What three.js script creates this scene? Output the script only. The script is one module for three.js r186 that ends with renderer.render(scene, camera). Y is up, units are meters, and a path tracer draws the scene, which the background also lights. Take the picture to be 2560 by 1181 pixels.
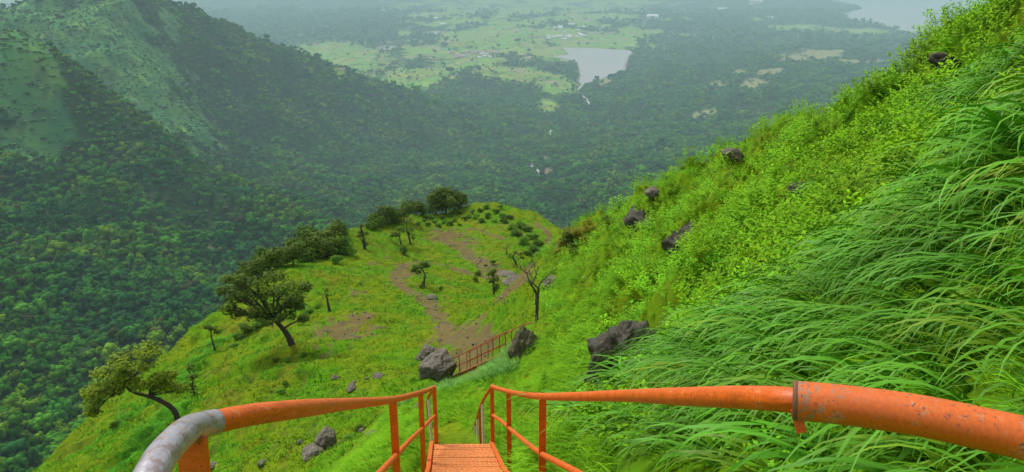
import * as THREE from 'three';
import { mergeGeometries, mergeVertices } from 'three/addons/utils/BufferGeometryUtils.js';
import { createNoise2D, createNoise3D } from 'simplex-noise';

// ---------------------------------------------------------------- camera, sky, sun, exposure
const scene = new THREE.Scene();
const PITCH = THREE.MathUtils.degToRad(21.2), FOCAL = 1828;          // focal length in pixels of the 2560 x 1181 photograph
const camera = new THREE.PerspectiveCamera(2 * THREE.MathUtils.radToDeg(Math.atan(590.5 / FOCAL)), 2560 / 1181, 0.05, 60000);
camera.position.set(0, 0, 0);
camera.rotation.set(-PITCH, 0, 0);

const renderer = new THREE.WebGLRenderer();
renderer.toneMapping = THREE.LinearToneMapping;
renderer.toneMappingExposure = 2.5;
renderer.shadowMap.enabled = true;

{ // overcast monsoon sky: even cloud, a little brighter overhead
  const W = 256, H = 128, d = new Float32Array(W * H * 4);
  for (let r = 0; r < H; r++) {
    const s = Math.max(0, Math.sin(((r + 0.5) / H - 0.5) * Math.PI)), l = 0.19 + 0.21 * s;
    for (let c = 0; c < W; c++) d.set([l * 0.97, l * 1.0, l * 1.04, 1], (r * W + c) * 4);
  }
  const t = new THREE.DataTexture(d, W, H, THREE.RGBAFormat, THREE.FloatType);
  t.mapping = THREE.EquirectangularReflectionMapping; t.magFilter = THREE.LinearFilter; t.needsUpdate = true;
  scene.background = t; scene.environment = t;
}
const sun = new THREE.DirectionalLight(new THREE.Color(1, 0.97, 0.9), 1.5);
sun.name = 'veiled_sun';
sun.position.set(-330, 540, -360); sun.target.position.set(0, -40, -60);
sun.castShadow = true; sun.shadow.radius = 36; sun.shadow.mapSize.set(4096, 4096);
Object.assign(sun.shadow.camera, { left: -160, right: 160, top: 160, bottom: -160, near: 10, far: 2000 });
scene.add(sun, sun.target);
scene.fog = new THREE.FogExp2(new THREE.Color().setRGB(0.60, 0.89, 0.96), 0.000118);   // monsoon haze

// ---------------------------------------------------------------- helpers
function rng(seed) { let a = seed >>> 0; return () => { a = (a + 0x6d2b79f5) | 0; let t = Math.imul(a ^ (a >>> 15), 1 | a); t = (t + Math.imul(t ^ (t >>> 7), 61 | t)) ^ t; return ((t ^ (t >>> 14)) >>> 0) / 4294967296; }; }
const n2 = createNoise2D(rng(11)), n2b = createNoise2D(rng(12)), n3 = createNoise3D(rng(13));
const lerp = THREE.MathUtils.lerp, clamp = THREE.MathUtils.clamp, sm = (x, a, b) => { const t = clamp((x - a) / (b - a), 0, 1); return t * t * (3 - 2 * t); };
const fbm = (x, y, o = 4) => { let s = 0, a = 0.5, f = 1; for (let i = 0; i < o; i++) { s += a * n2(x * f, y * f); a *= 0.5; f *= 2.03; } return s; };
const V = (x, y, z) => new THREE.Vector3(x, y, z);
const CP = Math.cos(PITCH), SP = Math.sin(PITCH);
const ray = (px, py) => { const X = (px - 1280) / FOCAL, d = -(py - 590.5) / FOCAL; return { x: X, y: d * CP - SP, f: CP + d * SP }; };   // per metre of depth; f is forward (-z)
const at = (px, py, depth) => { const r = ray(px, py); return V(r.x * depth, r.y * depth, -r.f * depth); };
const toScreen = (x, y, f) => { const depth = f * CP - y * SP, up = y * CP + f * SP; return [1280 + (x / depth) * FOCAL, 590.5 - (up / depth) * FOCAL, depth]; };
const used = new Map();
const numbered = (name) => { const k = used.get(name) ?? 0; used.set(name, k + 1); return k ? name + '_' + String(k).padStart(3, '0') : name; };
function shade(o) { o.traverse((m) => { if (m.isMesh) { m.castShadow = true; m.receiveShadow = true; } }); return o; }
function tag(o, label, category, group, kind) { if (label) o.userData.label = label; if (category) o.userData.category = category; if (group) o.userData.group = group; if (kind) o.userData.kind = kind; return o; }
function top(o, name, label, category, group, kind) { o.name = numbered(name); tag(o, label, category, group, kind); scene.add(shade(o)); return o; }
function part(parent, name, geometry, material) { const m = new THREE.Mesh(geometry, material); m.name = name; parent.add(m); return m; }
const rgb = (r, g, b) => new THREE.Color().setRGB(r, g, b);
const std = (c, rough = 0.9, extra = {}) => new THREE.MeshStandardMaterial({ color: c, roughness: rough, ...extra });

// radial basis surface through scattered points [x, forward, y]
function rbf(points, c) {
  const n = points.length, N = n + 3, A = [], phi = (dx, dy) => Math.sqrt(dx * dx + dy * dy + c * c);
  for (let i = 0; i < N; i++) A.push(new Float64Array(N + 1));
  points.forEach(([x, f, y], i) => {
    points.forEach(([u, v], j) => { A[i][j] = phi(x - u, f - v); });
    A[i][n] = A[n][i] = 1; A[i][n + 1] = A[n + 1][i] = x; A[i][n + 2] = A[n + 2][i] = f; A[i][N] = y;
  });
  for (let k = 0; k < N; k++) {
    let p = k; for (let i = k + 1; i < N; i++) if (Math.abs(A[i][k]) > Math.abs(A[p][k])) p = i;
    [A[k], A[p]] = [A[p], A[k]];
    for (let i = k + 1; i < N; i++) { const m = A[i][k] / A[k][k]; if (m) for (let j = k; j <= N; j++) A[i][j] -= m * A[k][j]; }
  }
  const w = new Float64Array(N);
  for (let k = N - 1; k >= 0; k--) { let s = A[k][N]; for (let j = k + 1; j < N; j++) s -= A[k][j] * w[j]; w[k] = s / A[k][k]; }
  return (x, f) => { let s = w[n] + w[n + 1] * x + w[n + 2] * f; for (let i = 0; i < n; i++) s += w[i] * phi(x - points[i][0], f - points[i][1]); return s; };
}
function polyDistance(poly, x, f) {             // negative inside
  let d = 1e9, inside = false;
  for (let i = 0, j = poly.length - 1; i < poly.length; j = i++) {
    const [ax, ay] = poly[j], [bx, by] = poly[i], ex = bx - ax, ey = by - ay, t = clamp(((x - ax) * ex + (f - ay) * ey) / (ex * ex + ey * ey), 0, 1);
    d = Math.min(d, Math.hypot(x - ax - ex * t, f - ay - ey * t));
    if ((ay > f) !== (by > f) && x < ((bx - ax) * (f - ay)) / (by - ay) + ax) inside = !inside;
  }
  return inside ? -d : d;
}
function lineDistance(line, x, f) {
  let d = 1e9;
  for (let i = 1; i < line.length; i++) {
    const [ax, ay] = line[i - 1], [bx, by] = line[i], ex = bx - ax, ey = by - ay, t = clamp(((x - ax) * ex + (f - ay) * ey) / (ex * ex + ey * ey), 0, 1);
    d = Math.min(d, Math.hypot(x - ax - ex * t, f - ay - ey * t));
  }
  return d;
}

// ---------------------------------------------------------------- the hillside: stair spur, grass slope and knoll
const hillPoints = [];
for (const [px, py, z] of [
  // slope beside the stair on the uphill side
  [1400, 1100, 7.3], [1600, 1100, 4.8], [1800, 1150, 3.5], [2100, 1150, 2.7], [2400, 1181, 2.25], [2300, 850, 3.6], [2500, 700, 3.5], [2500, 450, 5.5], [2500, 250, 8], [2400, 300, 9.4],
  [2000, 800, 5.4], [2100, 600, 7.9], [1700, 985, 7], [1600, 1015, 8.6], [1500, 950, 13.2], [1600, 750, 16.3], [1750, 600, 15.3], [1900, 500, 15.3], [2000, 400, 17.2], [2200, 400, 11.3],
  [1350, 950, 19.2], [1450, 850, 18.2], [1340, 802, 30], [1420, 720, 27], [1420, 650, 34], [1550, 600, 25],
  [1400, 604, 40], [1650, 486, 30], [1900, 366, 24], [2200, 276, 18.2], [2380, 136, 14.3], [2500, 5, 12.3],
  // the spur that carries the stair
  [870, 1181, 11], [950, 1130, 12], [1040, 1150, 10.5], [1120, 1090, 12.5], [1050, 1050, 15], [1150, 1020, 17], [1200, 972, 21], [1250, 950, 22], [1205, 945, 25.5], [1120, 990, 25],
  // below the spur
  [700, 1100, 26], [815, 1100, 27], [600, 1180, 26], [400, 1181, 32], [1000, 1000, 30], [1095, 940, 33], [1145, 945, 33.6], [1285, 872, 29.4], [430, 1040, 40], [720, 858, 48], [880, 980, 33], [600, 1020, 37],
  // knoll
  [1100, 860, 42], [1000, 800, 52], [1200, 800, 50], [1100, 700, 72], [1000, 640, 88], [1150, 600, 98], [1100, 560, 108], [1285, 745, 60], [1250, 660, 80], [1290, 600, 98], [850, 760, 58], [870, 660, 72],
  // outline of knoll and flank
  [120, 1181, 45], [300, 1000, 52], [450, 880, 56], [560, 800, 58], [700, 680, 64], [870, 575, 85], [1000, 532, 105], [1200, 512, 118], [1300, 535, 112], [1390, 600, 100],
]) { const r = ray(px, py); hillPoints.push([r.x * z, r.f * z, r.y * z]); }
hillPoints.push([0.3, -1, -1.7], [0.1, 1, -2.3], [0, 2.2, -3.1], [-0.2, 4, -4.3], [-0.5, 6.3, -5.85], [-0.65, 8, -6.85], [-1.9, 3, -4.6], [-2.2, 6, -6.4], [-4, 9, -9.4], [-5, 12.5, -12], [-6, 4, -9.2], [-3, 0, -4.5],
  [12, 8, 1.5], [16, 2, 5], [5, 0, 2.2], [3, 1, 0.1], [25, -8, 12], [3, -6, 1.5], [-12, 8, -15], [-25, 15, -27], [14, 40, -20], [18, 70, -36], [0, -8, -0.5], [-14, -8, -9]);
const footprint = [[-30, 33], [-28.5, 45], [-26, 50], [-23.5, 53], [-21.2, 60], [-20, 81], [-17, 101], [-5.2, 114], [2.2, 107.5], [7.5, 94], [9, 60], [4.2, 40], [7, 29.5], [9, 24.3], [10, 18.6], [9.6, 15], [9.4, 13.2], [17, 13], [60, 4], [60, -60], [-60, -60], [-45, 10]];
const hillBase = rbf(hillPoints, 2.2);
const POOL = at(1318, 756, 61), poolY = hillBase(POOL.x, -POOL.z) - 0.15;
const baseLine = (pts) => pts.map(([px, py]) => { const r = ray(px, py); for (let z = 22; z < 90; z += 0.1) if (hillBase(r.x * z, r.f * z) > r.y * z) return [r.x * z, r.f * z]; return null; }).filter(Boolean);
// narrow cattle tracks worn into the flank
const tracks = [[[430, 985], [330, 1080], [210, 1181]], [[400, 1010], [290, 1120], [230, 1181]], [[470, 1000], [380, 1090], [300, 1181]], [[560, 960], [520, 1010], [470, 1060]], [[640, 920], [600, 985], [560, 1040]], [[700, 930], [650, 1020], [600, 1100]], [[760, 940], [700, 1040], [640, 1120]], [[720, 1060], [680, 1120], [630, 1181]], [[800, 1010], [740, 1100], [690, 1181]], [[590, 900], [540, 960]], [[850, 960], [800, 1030]], [[540, 1110], [500, 1181]], [[900, 1060], [860, 1130]], [[330, 1020], [250, 1100], [180, 1160]]].map(baseLine).filter((l) => l.length > 1);
const trackDistance = (() => { const x0 = -48, f0 = 0, s = 0.2, nx = 241, nf = 401, a = new Float32Array(nx * nf); for (let j = 0; j < nf; j++) for (let i = 0; i < nx; i++) a[j * nx + i] = Math.min(...tracks.map((l) => lineDistance(l, x0 + i * s, f0 + j * s))); return (x, f) => { const u = clamp((x - x0) / s, 0, nx - 1.001), v = clamp((f - f0) / s, 0, nf - 1.001), i = Math.floor(u), j = Math.floor(v), p = u - i, q = v - j, k = j * nx + i; return lerp(lerp(a[k], a[k + 1], p), lerp(a[k + nx], a[k + nx + 1], p), q); }; })();
const outside = (x, f) => polyDistance(footprint, x, f);
function hillHeight(x, f) {
  const o = outside(x, f), w = sm(f, 14, 30);
  let y = hillBase(clamp(x, -60, 40), clamp(f, -20, 135));
  y -= 1.05 * (o > 0 ? Math.sqrt(o * o + 4) - 2 : 0);
  const rough = 0.16 * fbm(x * 0.42, f * 0.42, 3) + w * (0.5 * fbm(x * 0.09 + 7, f * 0.09, 3) + 0.15 * n2b(x * 0.9, f * 0.9) + 0.07 * n2(x * 2.1, f * 2.1));
  const slopeSide = sm(x - f * 0.06, 0.4, 1.6) * (1 - sm(f, 40, 46));
  const lumps = slopeSide * sm(f, 6, 12) * (0.7 * n2(x * 0.33 + 3, f * 0.33) + 0.6 * n2b(x * 0.75, f * 0.75 + 9) + 0.16 * n2(x * 1.7, f * 1.7));
  const flank = sm(-x, 5, 14) * (1 - sm(f, 46, 60)) * (0.32 * n2(x * 0.07, f * 0.55) + 0.14 * n2b(x * 0.16, f * 1.3)) - (x < -1 ? 0.26 * (1 - sm(trackDistance(x, f) + 0.12 * n2(x * 1.4, f * 1.4), 0.1, 0.5)) : 0);
  const clear = sm(Math.hypot(x + 0.35, (f - 4) * 0.25), 0.6, 1.8);
  const h = y + (rough + lumps + flank) * clear, dp = Math.hypot(x - POOL.x, (f + POOL.z) * 0.8);
  return dp < 2.4 ? lerp(poolY - 0.25, h, sm(dp, 0.55, 2.4)) : h;
}
const hillCache = (() => {                       // fast lookup
  const x0 = -70, x1 = 40, f0 = -12, f1 = 140, s = 0.25, nx = Math.round((x1 - x0) / s) + 1, nf = Math.round((f1 - f0) / s) + 1, a = new Float32Array(nx * nf);
  for (let j = 0; j < nf; j++) for (let i = 0; i < nx; i++) a[j * nx + i] = hillHeight(x0 + i * s, f0 + j * s);
  return (x, f) => {
    const u = (x - x0) / s, v = (f - f0) / s;
    if (u < 0 || v < 0 || u >= nx - 1 || v >= nf - 1) return hillHeight(x, f);
    const i = Math.floor(u), j = Math.floor(v), p = u - i, q = v - j, k = j * nx + i;
    return lerp(lerp(a[k], a[k + 1], p), lerp(a[k + nx], a[k + nx + 1], p), q);
  };
})();
const hillNormal = (x, f, e = 0.5) => V(hillCache(x - e, f) - hillCache(x + e, f), 2 * e, hillCache(x, f + e) - hillCache(x, f - e)).normalize();
function onHill(px, py, from = 2) {              // where the line of sight through a point of the photograph meets the hillside
  const r = ray(px, py);
  for (let z = from; z < 190; z += 0.1) { const x = r.x * z, f = r.f * z; if (hillCache(x, f) > r.y * z) return V(x, hillCache(x, f), -f); }
  return null;
}

// ---------------------------------------------------------------- the valley: mountain, forest slopes, plain and lakes
const valleyPoints = [], far = (z) => z * (1 + sm(z, 450, 1500));
for (const [px, py, z] of [
  [250, -25, 1100], [110, 10, 1100], [0, 84, 1120], [60, 42, 1110], [450, 30, 1200], [650, 110, 1300], [800, 165, 1400], [950, 215, 1600], [0, 128, 800], [190, 208, 850], [100, 180, 800], [260, 120, 1030], [300, 200, 1000], [130, 130, 1010],
  [300, 350, 950], [100, 450, 750], [0, 700, 560], [0, 1000, 400], [300, 700, 600], [600, 500, 900], [600, 350, 1100], [900, 350, 1250], [1000, 480, 1030], [1250, 480, 1050], [520, 620, 700], [480, 800, 540], [150, 1000, 430], [60, 300, 790],
  [1600, 400, 1150], [1500, 500, 950], [1900, 250, 1500], [2200, 220, 1550], [1900, 150, 2200], [1650, 250, 1650], [2380, 130, 2300], [1200, 180, 2050], [1240, 60, 3400], [1050, 250, 1700], [1250, 300, 1450],
]) { const r = ray(px, py), d = far(z); valleyPoints.push([r.x * d, r.f * d, r.y * d]); }
const LAKE_Y = -668;
for (const [x, f, y] of [[38, 1114, -326], [27, 1210, -328], [88, 1453, -331], [182, 1754, -333], [186, 1953, -333], [-1000, 1300, -240], [-1150, 800, -120], [-820, 720, -80], [-800, 1230, -120], [-720, 1550, -230], [-500, 1800, -320], [-1500, 2000, -325], [-700, 2300, -330],
  [300, 600, -270], [500, 900, -260], [700, 500, -180], [900, 1100, -240], [0, 500, -270], [-100, 300, -255], [200, 250, -210], [-200, 150, -240], [-500, 150, -160], [-700, 400, -100], [60, 800, -305], [-60, 800, -305],
  [0, 2600, -330], [300, 2700, -334], [700, 3000, -331], [1500, 3000, -331], [2500, 2600, -325], [-1000, 3200, -330], [0, 4500, -331], [2000, 4500, -334], [-2500, 4000, -320], [3500, 4000, -330], [0, 7000, -330], [3500, 7000, -330], [-3500, 7000, -325], [-3000, 1500, -120], [-2500, -500, -60], [2500, 800, -260], [2500, -500, -150], [4000, 2000, -320], [0, -800, -120]]) { const k = far(Math.hypot(x, f)) / Math.hypot(x, f); valleyPoints.push([x * k, f * k, y * k]); }
const valleyBase = rbf(valleyPoints, 80);
const plane = (px, py, y = LAKE_Y) => { const r = ray(px, py), z = y / r.y; return [r.x * z, r.f * z]; };
const lakes = [
  [[1384, 141], [1425, 136], [1406, 119], [1480, 120], [1583, 127], [1566, 148], [1558, 180], [1522, 190], [1484, 202], [1462, 214], [1449, 206], [1452, 188], [1450, 170], [1444, 156], [1415, 147]],
  [[2050, -4], [2148, 12], [2160, 22], [2108, 34], [2135, 52], [2215, 60], [2196, 66], [2262, 79], [2330, 86], [2480, 80], [2620, 60], [2700, -20], [2300, -45], [2080, -38]],
  [[938, 124], [958, 114], [986, 116], [980, 124]],
  [[1064, 84], [1078, 78], [1112, 78], [1098, 86]],
].map((l) => l.map(([px, py]) => plane(px, py)));
const river = [[1347, 448], [1350, 436], [1342, 424], [1326, 412], [1322, 400], [1340, 380], [1372, 348], [1378, 326], [1396, 312], [1420, 302], [1450, 284], [1474, 266], [1466, 250], [1446, 232], [1455, 212]].map(([px, py]) => { const r = ray(px, py); for (let z = 900; z < 6000; z *= 1.001) if (valleyBase(r.x * z, r.f * z) > r.y * z) return [r.x * z, r.f * z]; return plane(px, py); });
function valleyHeight(x, f) {
  let y = valleyBase(clamp(x, -10000, 12000), clamp(f, -1500, 18000));
  const high = clamp((y + 664) / 260, 0, 1) * sm(Math.hypot(x, f), 200, 900);
  y += high * (52 * (1 - Math.abs(n2(x / 290 + 5, f / 400))) - 26 + 22 * fbm(x / 150, f / 150, 3)) + 2.5 * fbm(x / 420, f / 420, 2) + sm(f, 3200, 4600) * 46 * Math.max(0, fbm(x / 620 + 4, f / 800, 3) + 0.12);
  if (f > 1500 && f < 4400 && x > -500 && x < 900) { const d = lineDistance(river, x, f); y = lerp(Math.min(y, valleyBase(x, f) - 3), y, sm(d, 5, 46)); }
  for (const l of lakes) {
    const b = l.box ??= [Math.min(...l.map((p) => p[0])) - 600, Math.max(...l.map((p) => p[0])) + 600, Math.min(...l.map((p) => p[1])) - 600, Math.max(...l.map((p) => p[1])) + 600];
    if (x < b[0] || x > b[1] || f < b[2] || f > b[3]) continue;
    const d = polyDistance(l, x, f) + 10 * n2(x / 80, f / 80);
    y = d < 0 ? Math.min(y, LAKE_Y - Math.min(6, -d * 0.2)) : lerp(LAKE_Y + Math.min(4, d * 0.12), Math.max(y, LAKE_Y + 2), sm(d, 14, 300));
  }
  return y;
}
const valleyCache = (() => {
  const x0 = -3000, x1 = 5400, f0 = 0, f1 = 9800, s = 14, nx = Math.round((x1 - x0) / s) + 1, nf = Math.round((f1 - f0) / s) + 1, a = new Float32Array(nx * nf);
  for (let j = 0; j < nf; j++) for (let i = 0; i < nx; i++) a[j * nx + i] = valleyHeight(x0 + i * s, f0 + j * s);
  return (x, f) => {
    const u = (x - x0) / s, v = (f - f0) / s;
    if (u < 0 || v < 0 || u >= nx - 1 || v >= nf - 1) return valleyHeight(x, f);
    const i = Math.floor(u), j = Math.floor(v), p = u - i, q = v - j, k = j * nx + i;
    return lerp(lerp(a[k], a[k + 1], p), lerp(a[k + nx], a[k + nx + 1], p), q);
  };
})();
function onValley(px, py) {
  const r = ray(px, py);
  for (let z = 250; z < 20000; z *= 1.0015) { const x = r.x * z, f = r.f * z; if (valleyCache(x, f) > r.y * z) return [x, f, valleyCache(x, f), z]; }
  return null;
}
// open ground: [px, py, half width, half height in pixels, kind]  kind 0 field, 1 dry clearing, 2 mountain grass, 3 bare soil
const openGround = [
  [1290, 185, 150, 24, 0], [1180, 160, 110, 22, 0], [1060, 180, 100, 22, 0], [1010, 205, 70, 16, 0], [1220, 98, 150, 26, 0], [820, 150, 40, 14, 0], [1390, 215, 60, 30, 0], [1370, 265, 30, 20, 0], [1380, 130, 60, 12, 0], [1060, 125, 60, 12, 0], [850, 175, 22, 10, 0],
  [1850, 178, 34, 34, 1], [1885, 210, 50, 16, 1], [1790, 215, 40, 12, 1], [1980, 150, 50, 10, 1], [2060, 128, 60, 9, 1], [2150, 155, 70, 7, 1], [1925, 180, 40, 10, 1], [1760, 285, 40, 12, 1], [1510, 205, 22, 26, 1], [2000, 68, 90, 10, 0], [2150, 78, 80, 7, 0],
  [230, 60, 60, 62, 2], [330, 30, 90, 40, 2], [150, 130, 90, 40, 2], [330, 120, 90, 34, 2], [90, 165, 80, 26, 2], [20, 210, 70, 30, 2], [150, 205, 40, 16, 2], [290, 228, 26, 16, 2], [390, 90, 80, 40, 2], [410, 150, 60, 20, 2], [120, 40, 100, 40, 2], [230, 110, 110, 50, 2], [40, 90, 60, 30, 2], [420, 40, 60, 30, 2], [220, 160, 90, 40, 2],
  [1357, 398, 16, 7, 3], [1370, 432, 14, 8, 3], [530, 622, 26, 9, 3], [430, 552, 14, 6, 3], [330, 735, 14, 24, 3], [400, 745, 22, 10, 3],
].map(([px, py, w, h, kind]) => {
  const c = onValley(px, py), l = onValley(px - w, py), t = onValley(px, py - h) ?? c, b = onValley(px, py + h) ?? c;
  return { x: c[0], f: c[1], rx: Math.abs(c[0] - l[0]), rf: Math.max(6, Math.min(Math.hypot(t[0] - b[0], t[1] - b[1]) / 2, Math.abs(c[0] - l[0]) * 4)), kind, along: Math.atan2(c[0], c[1]) };
});
const openBuckets = new Map();                      // which clearings lie near a 200 m square
for (const e of openGround) { const R = e.rx * 2.2 + e.rf * 1.9; for (let i = Math.floor((e.x - R) / 200); i <= (e.x + R) / 200; i++) for (let j = Math.floor((e.f - R) / 200); j <= (e.f + R) / 200; j++) { const k = i * 1000 + j; if (!openBuckets.has(k)) openBuckets.set(k, []); openBuckets.get(k).push(e); } }
function openness(x, f) {                         // [0..1, kind]
  let best = 0, kind = 0;
  const near = openBuckets.get(Math.floor(x / 200) * 1000 + Math.floor(f / 200)) ?? [], w = near.length ? 0.35 * fbm(x / 110, f / 110, 3) + 0.25 * n2b(x / 40, f / 40) : 0;
  for (const e of near) {
    const dx = x - e.x, df = f - e.f;
    if (Math.abs(dx) > e.rx * 2.2 + e.rf * 0.9 || Math.abs(df) > e.rf * 1.9) continue;
    const s = Math.sin(e.along), c = Math.cos(e.along), u = (dx * c - df * s) / e.rx, v = (dx * s + df * c) / e.rf;
    const o = 1 - Math.hypot(u, v) + w;
    if (o > best) { best = o; kind = e.kind; }
  }
  if (f > 4300) { const o = sm(f, 4300, 5800) * (0.40 - 0.9 * sm(Math.abs(x / f - 0.03), 0.06, 0.26) + 1.1 * fbm(x / 600 + 3, f / 1040, 3) + 0.35 * n2b(x / 140, f / 220)); if (o > best) { best = o; kind = 0; } }
  return [best, kind];
}

function field(x0, x1, f0, f1, s, fn) {            // a function sampled once on a grid
  const nx = Math.ceil((x1 - x0) / s) + 2, nf = Math.ceil((f1 - f0) / s) + 2, a = new Float32Array(nx * nf);
  for (let j = 0; j < nf; j++) for (let i = 0; i < nx; i++) a[j * nx + i] = fn(x0 + i * s, f0 + j * s);
  return (x, f) => { const u = clamp((x - x0) / s, 0, nx - 1.001), v = clamp((f - f0) / s, 0, nf - 1.001), i = Math.floor(u), j = Math.floor(v), p = u - i, q = v - j, k = j * nx + i; return lerp(lerp(a[k], a[k + 1], p), lerp(a[k + nx], a[k + nx + 1], p), q); };
}
const streamOpen = (f) => { const at_ = (i) => lerp(river[Math.floor(i)][1], river[Math.min(13, Math.floor(i) + 1)][1], i % 1); return f < at_(4.1) || (f > at_(6.4) && f < at_(8.6)) || f > at_(11); };
const lakeDistance = field(-3000, 5200, 3600, 13200, 32, (x, f) => Math.min(...lakes.map((l) => polyDistance(l, x, f))));
const riverDistance = field(-500, 900, 1500, 4500, 8, (x, f) => lineDistance(river, x, f));

// ---------------------------------------------------------------- ground materials
function grid(xs, fs, height, uv) {
  const nx = xs.length, nf = fs.length, p = new Float32Array(nx * nf * 3), t = new Float32Array(nx * nf * 2), index = [];
  for (let j = 0; j < nf; j++) for (let i = 0; i < nx; i++) {
    const k = j * nx + i; p.set([xs[i], height(xs[i], fs[j]), -fs[j]], k * 3); t.set(uv(xs[i], fs[j]), k * 2);
    if (i && j) { const a = k - nx - 1, b = k - nx, c = k - 1; index.push(a, b, k, a, k, c); }
  }
  const g = new THREE.BufferGeometry();
  g.setAttribute('position', new THREE.BufferAttribute(p, 3)); g.setAttribute('uv', new THREE.BufferAttribute(t, 2)); g.setIndex(index); g.computeVertexNormals();
  return g;
}
const steps = (list) => { const out = [list[0][0]]; for (const [, to, s] of list.map((e, i) => [0, e[0], e[1]]).slice(1)) { const a = out[out.length - 1], n = Math.max(1, Math.round((to - a) / s)); for (let i = 1; i <= n; i++) out.push(a + ((to - a) * i) / n); } return out; };
function dataMap(w, h, fill, srgb = true) {
  const d = new Uint8Array(w * h * 4), c = [0, 0, 0];
  const table = new Uint8Array(4097); for (let i = 0; i <= 4096; i++) { const v = i / 4096; table[i] = Math.round(255 * (srgb ? (v <= 0.0031308 ? v * 12.92 : 1.055 * Math.pow(v, 1 / 2.4) - 0.055) : v)); }
  const enc = (v) => table[v < 0 ? 0 : v > 1 ? 4096 : (v * 4096 + 0.5) | 0];
  for (let j = 0; j < h; j++) for (let i = 0; i < w; i++) { fill((i + 0.5) / w, (j + 0.5) / h, c); const k = (j * w + i) * 4; d[k] = enc(c[0]); d[k + 1] = enc(c[1]); d[k + 2] = enc(c[2]); d[k + 3] = 255; }
  const t = new THREE.DataTexture(d, w, h); t.magFilter = THREE.LinearFilter; t.wrapS = t.wrapT = THREE.MirroredRepeatWrapping; if (srgb) t.colorSpace = THREE.SRGBColorSpace; t.needsUpdate = true;
  return t;
}
const mixInto = (c, r, g, b, k) => { c[0] += (r - c[0]) * k; c[1] += (g - c[1]) * k; c[2] += (b - c[2]) * k; };
const hillLine = (pts) => pts.map(([px, py]) => { const p = onHill(px, py, 25); return p ? [p.x, -p.z] : null; }).filter(Boolean);
const paths = [
  { w: 0.75, line: hillLine([[1180, 905], [1160, 870], [1110, 838], [1105, 805], [1075, 765], [1040, 735], [1000, 712], [985, 690], [1010, 665], [1060, 655], [1130, 668], [1220, 690], [1270, 705]]) },
  { w: 1.1, line: hillLine([[1210, 880], [1180, 850], [1110, 840]]) },
  { w: 1.3, line: hillLine([[1090, 600], [1140, 612], [1165, 632], [1215, 668], [1245, 690]]) },
  { w: 0.6, line: hillLine([[1140, 570], [1200, 575], [1260, 600]]) },
  { w: 0.5, line: hillLine([[1340, 560], [1370, 590], [1395, 620]]) },
];
const soil = [[860, 825, 2.6], [900, 800, 1.3], [1120, 590, 3.4], [1160, 610, 2.6], [1010, 690, 1.6], [1075, 745, 0.9], [930, 655, 0.7], [965, 645, 0.6], [1180, 905, 1.6], [1160, 925, 1.2], [890, 730, 0.9], [820, 890, 0.7], [1290, 700, 1.4]].map(([px, py, r]) => { const p = onHill(px, py, 25); return [p.x, -p.z, r]; });
const bareness = field(-48, 22, 0, 134, 0.25, (x, f) => {
  let d = -3;
  for (const p of paths) if (p.line.length > 1) d = Math.max(d, 1.1 - lineDistance(p.line, x, f) / p.w);
  for (const [sx, sf, r] of soil) d = Math.max(d, 0.95 - Math.hypot(x - sx, (f - sf) * 0.7) / r);
  return Math.max(d, -3);
});
const dirtAt = (x, f) => { const d = bareness(x, f); return d < -0.9 ? 0 : sm(d + 0.5 * n2(x * 0.7, f * 0.45) + 0.3 * n2b(x * 2.1, f * 1.6), 0.05, 0.55); };
const trackAt = (x, f) => { const d = trackDistance(x, f); return d > 0.5 ? 0 : clamp(1 - d / (0.28 + 0.12 * n2(x, f)), 0, 1); };
const slopeSideAt = (x, f) => sm(x - f * 0.035 + 0.3 * n2(x * 0.5, f * 0.5), 0.2, 0.9) * (1 - sm(f, 38, 44));
const oliveAt = (x, f) => sm(n2(x * 0.19 + 9, f * 0.13) + 0.45 * n2b(x * 0.7, f * 0.5) + 0.2 * n2(x * 2.6, f * 2.1), 0.3, 0.95);
const HX0 = -48, HX1 = 22, HF0 = -6, HF1 = 134;
const hillMap = dataMap(1536, 1792, (u, v, c) => {
  const x = lerp(HX0, HX1, u), f = lerp(HF0, HF1, v);
  const a = fbm(x * 0.16, f * 0.16, 3), b = n2b(x * 1.3, f * 1.1), g = n2(x * 7.3, f * 5.1), h = n2b(x * 19, f * 13);
  const k = sm(a + 0.25 * b, -0.35, 0.45);
  c[0] = lerp(0.125, 0.078, k); c[1] = lerp(0.180, 0.190, k); c[2] = 0.003;
  mixInto(c, 0.13, 0.125, 0.008, 0.6 * oliveAt(x, f));
  const t = 1 + 0.22 * g + 0.2 * h; c[0] *= t; c[1] *= t; c[2] *= t;
  mixInto(c, 0.035, 0.085, 0.012, 0.75 * sm(n2(x * 0.9 + 40, f * 0.8) + 0.4 * g, 0.55, 0.95));
  const d = dirtAt(x, f); if (d > 0) mixInto(c, 0.135 * (1 + 0.2 * h), 0.085 * (1 + 0.2 * h), 0.045 * (1 + 0.25 * g), d * (0.8 + 0.2 * g));
  if (x < -4) { const q = trackAt(x, f); if (q > 0) mixInto(c, 0.07, 0.05, 0.015, 0.8 * q * sm(g + b, -0.9, 0.4)); }
});
const hillMat = new THREE.MeshPhysicalMaterial({ map: hillMap, roughness: 0.95, specularIntensity: 0.15 });
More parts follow.
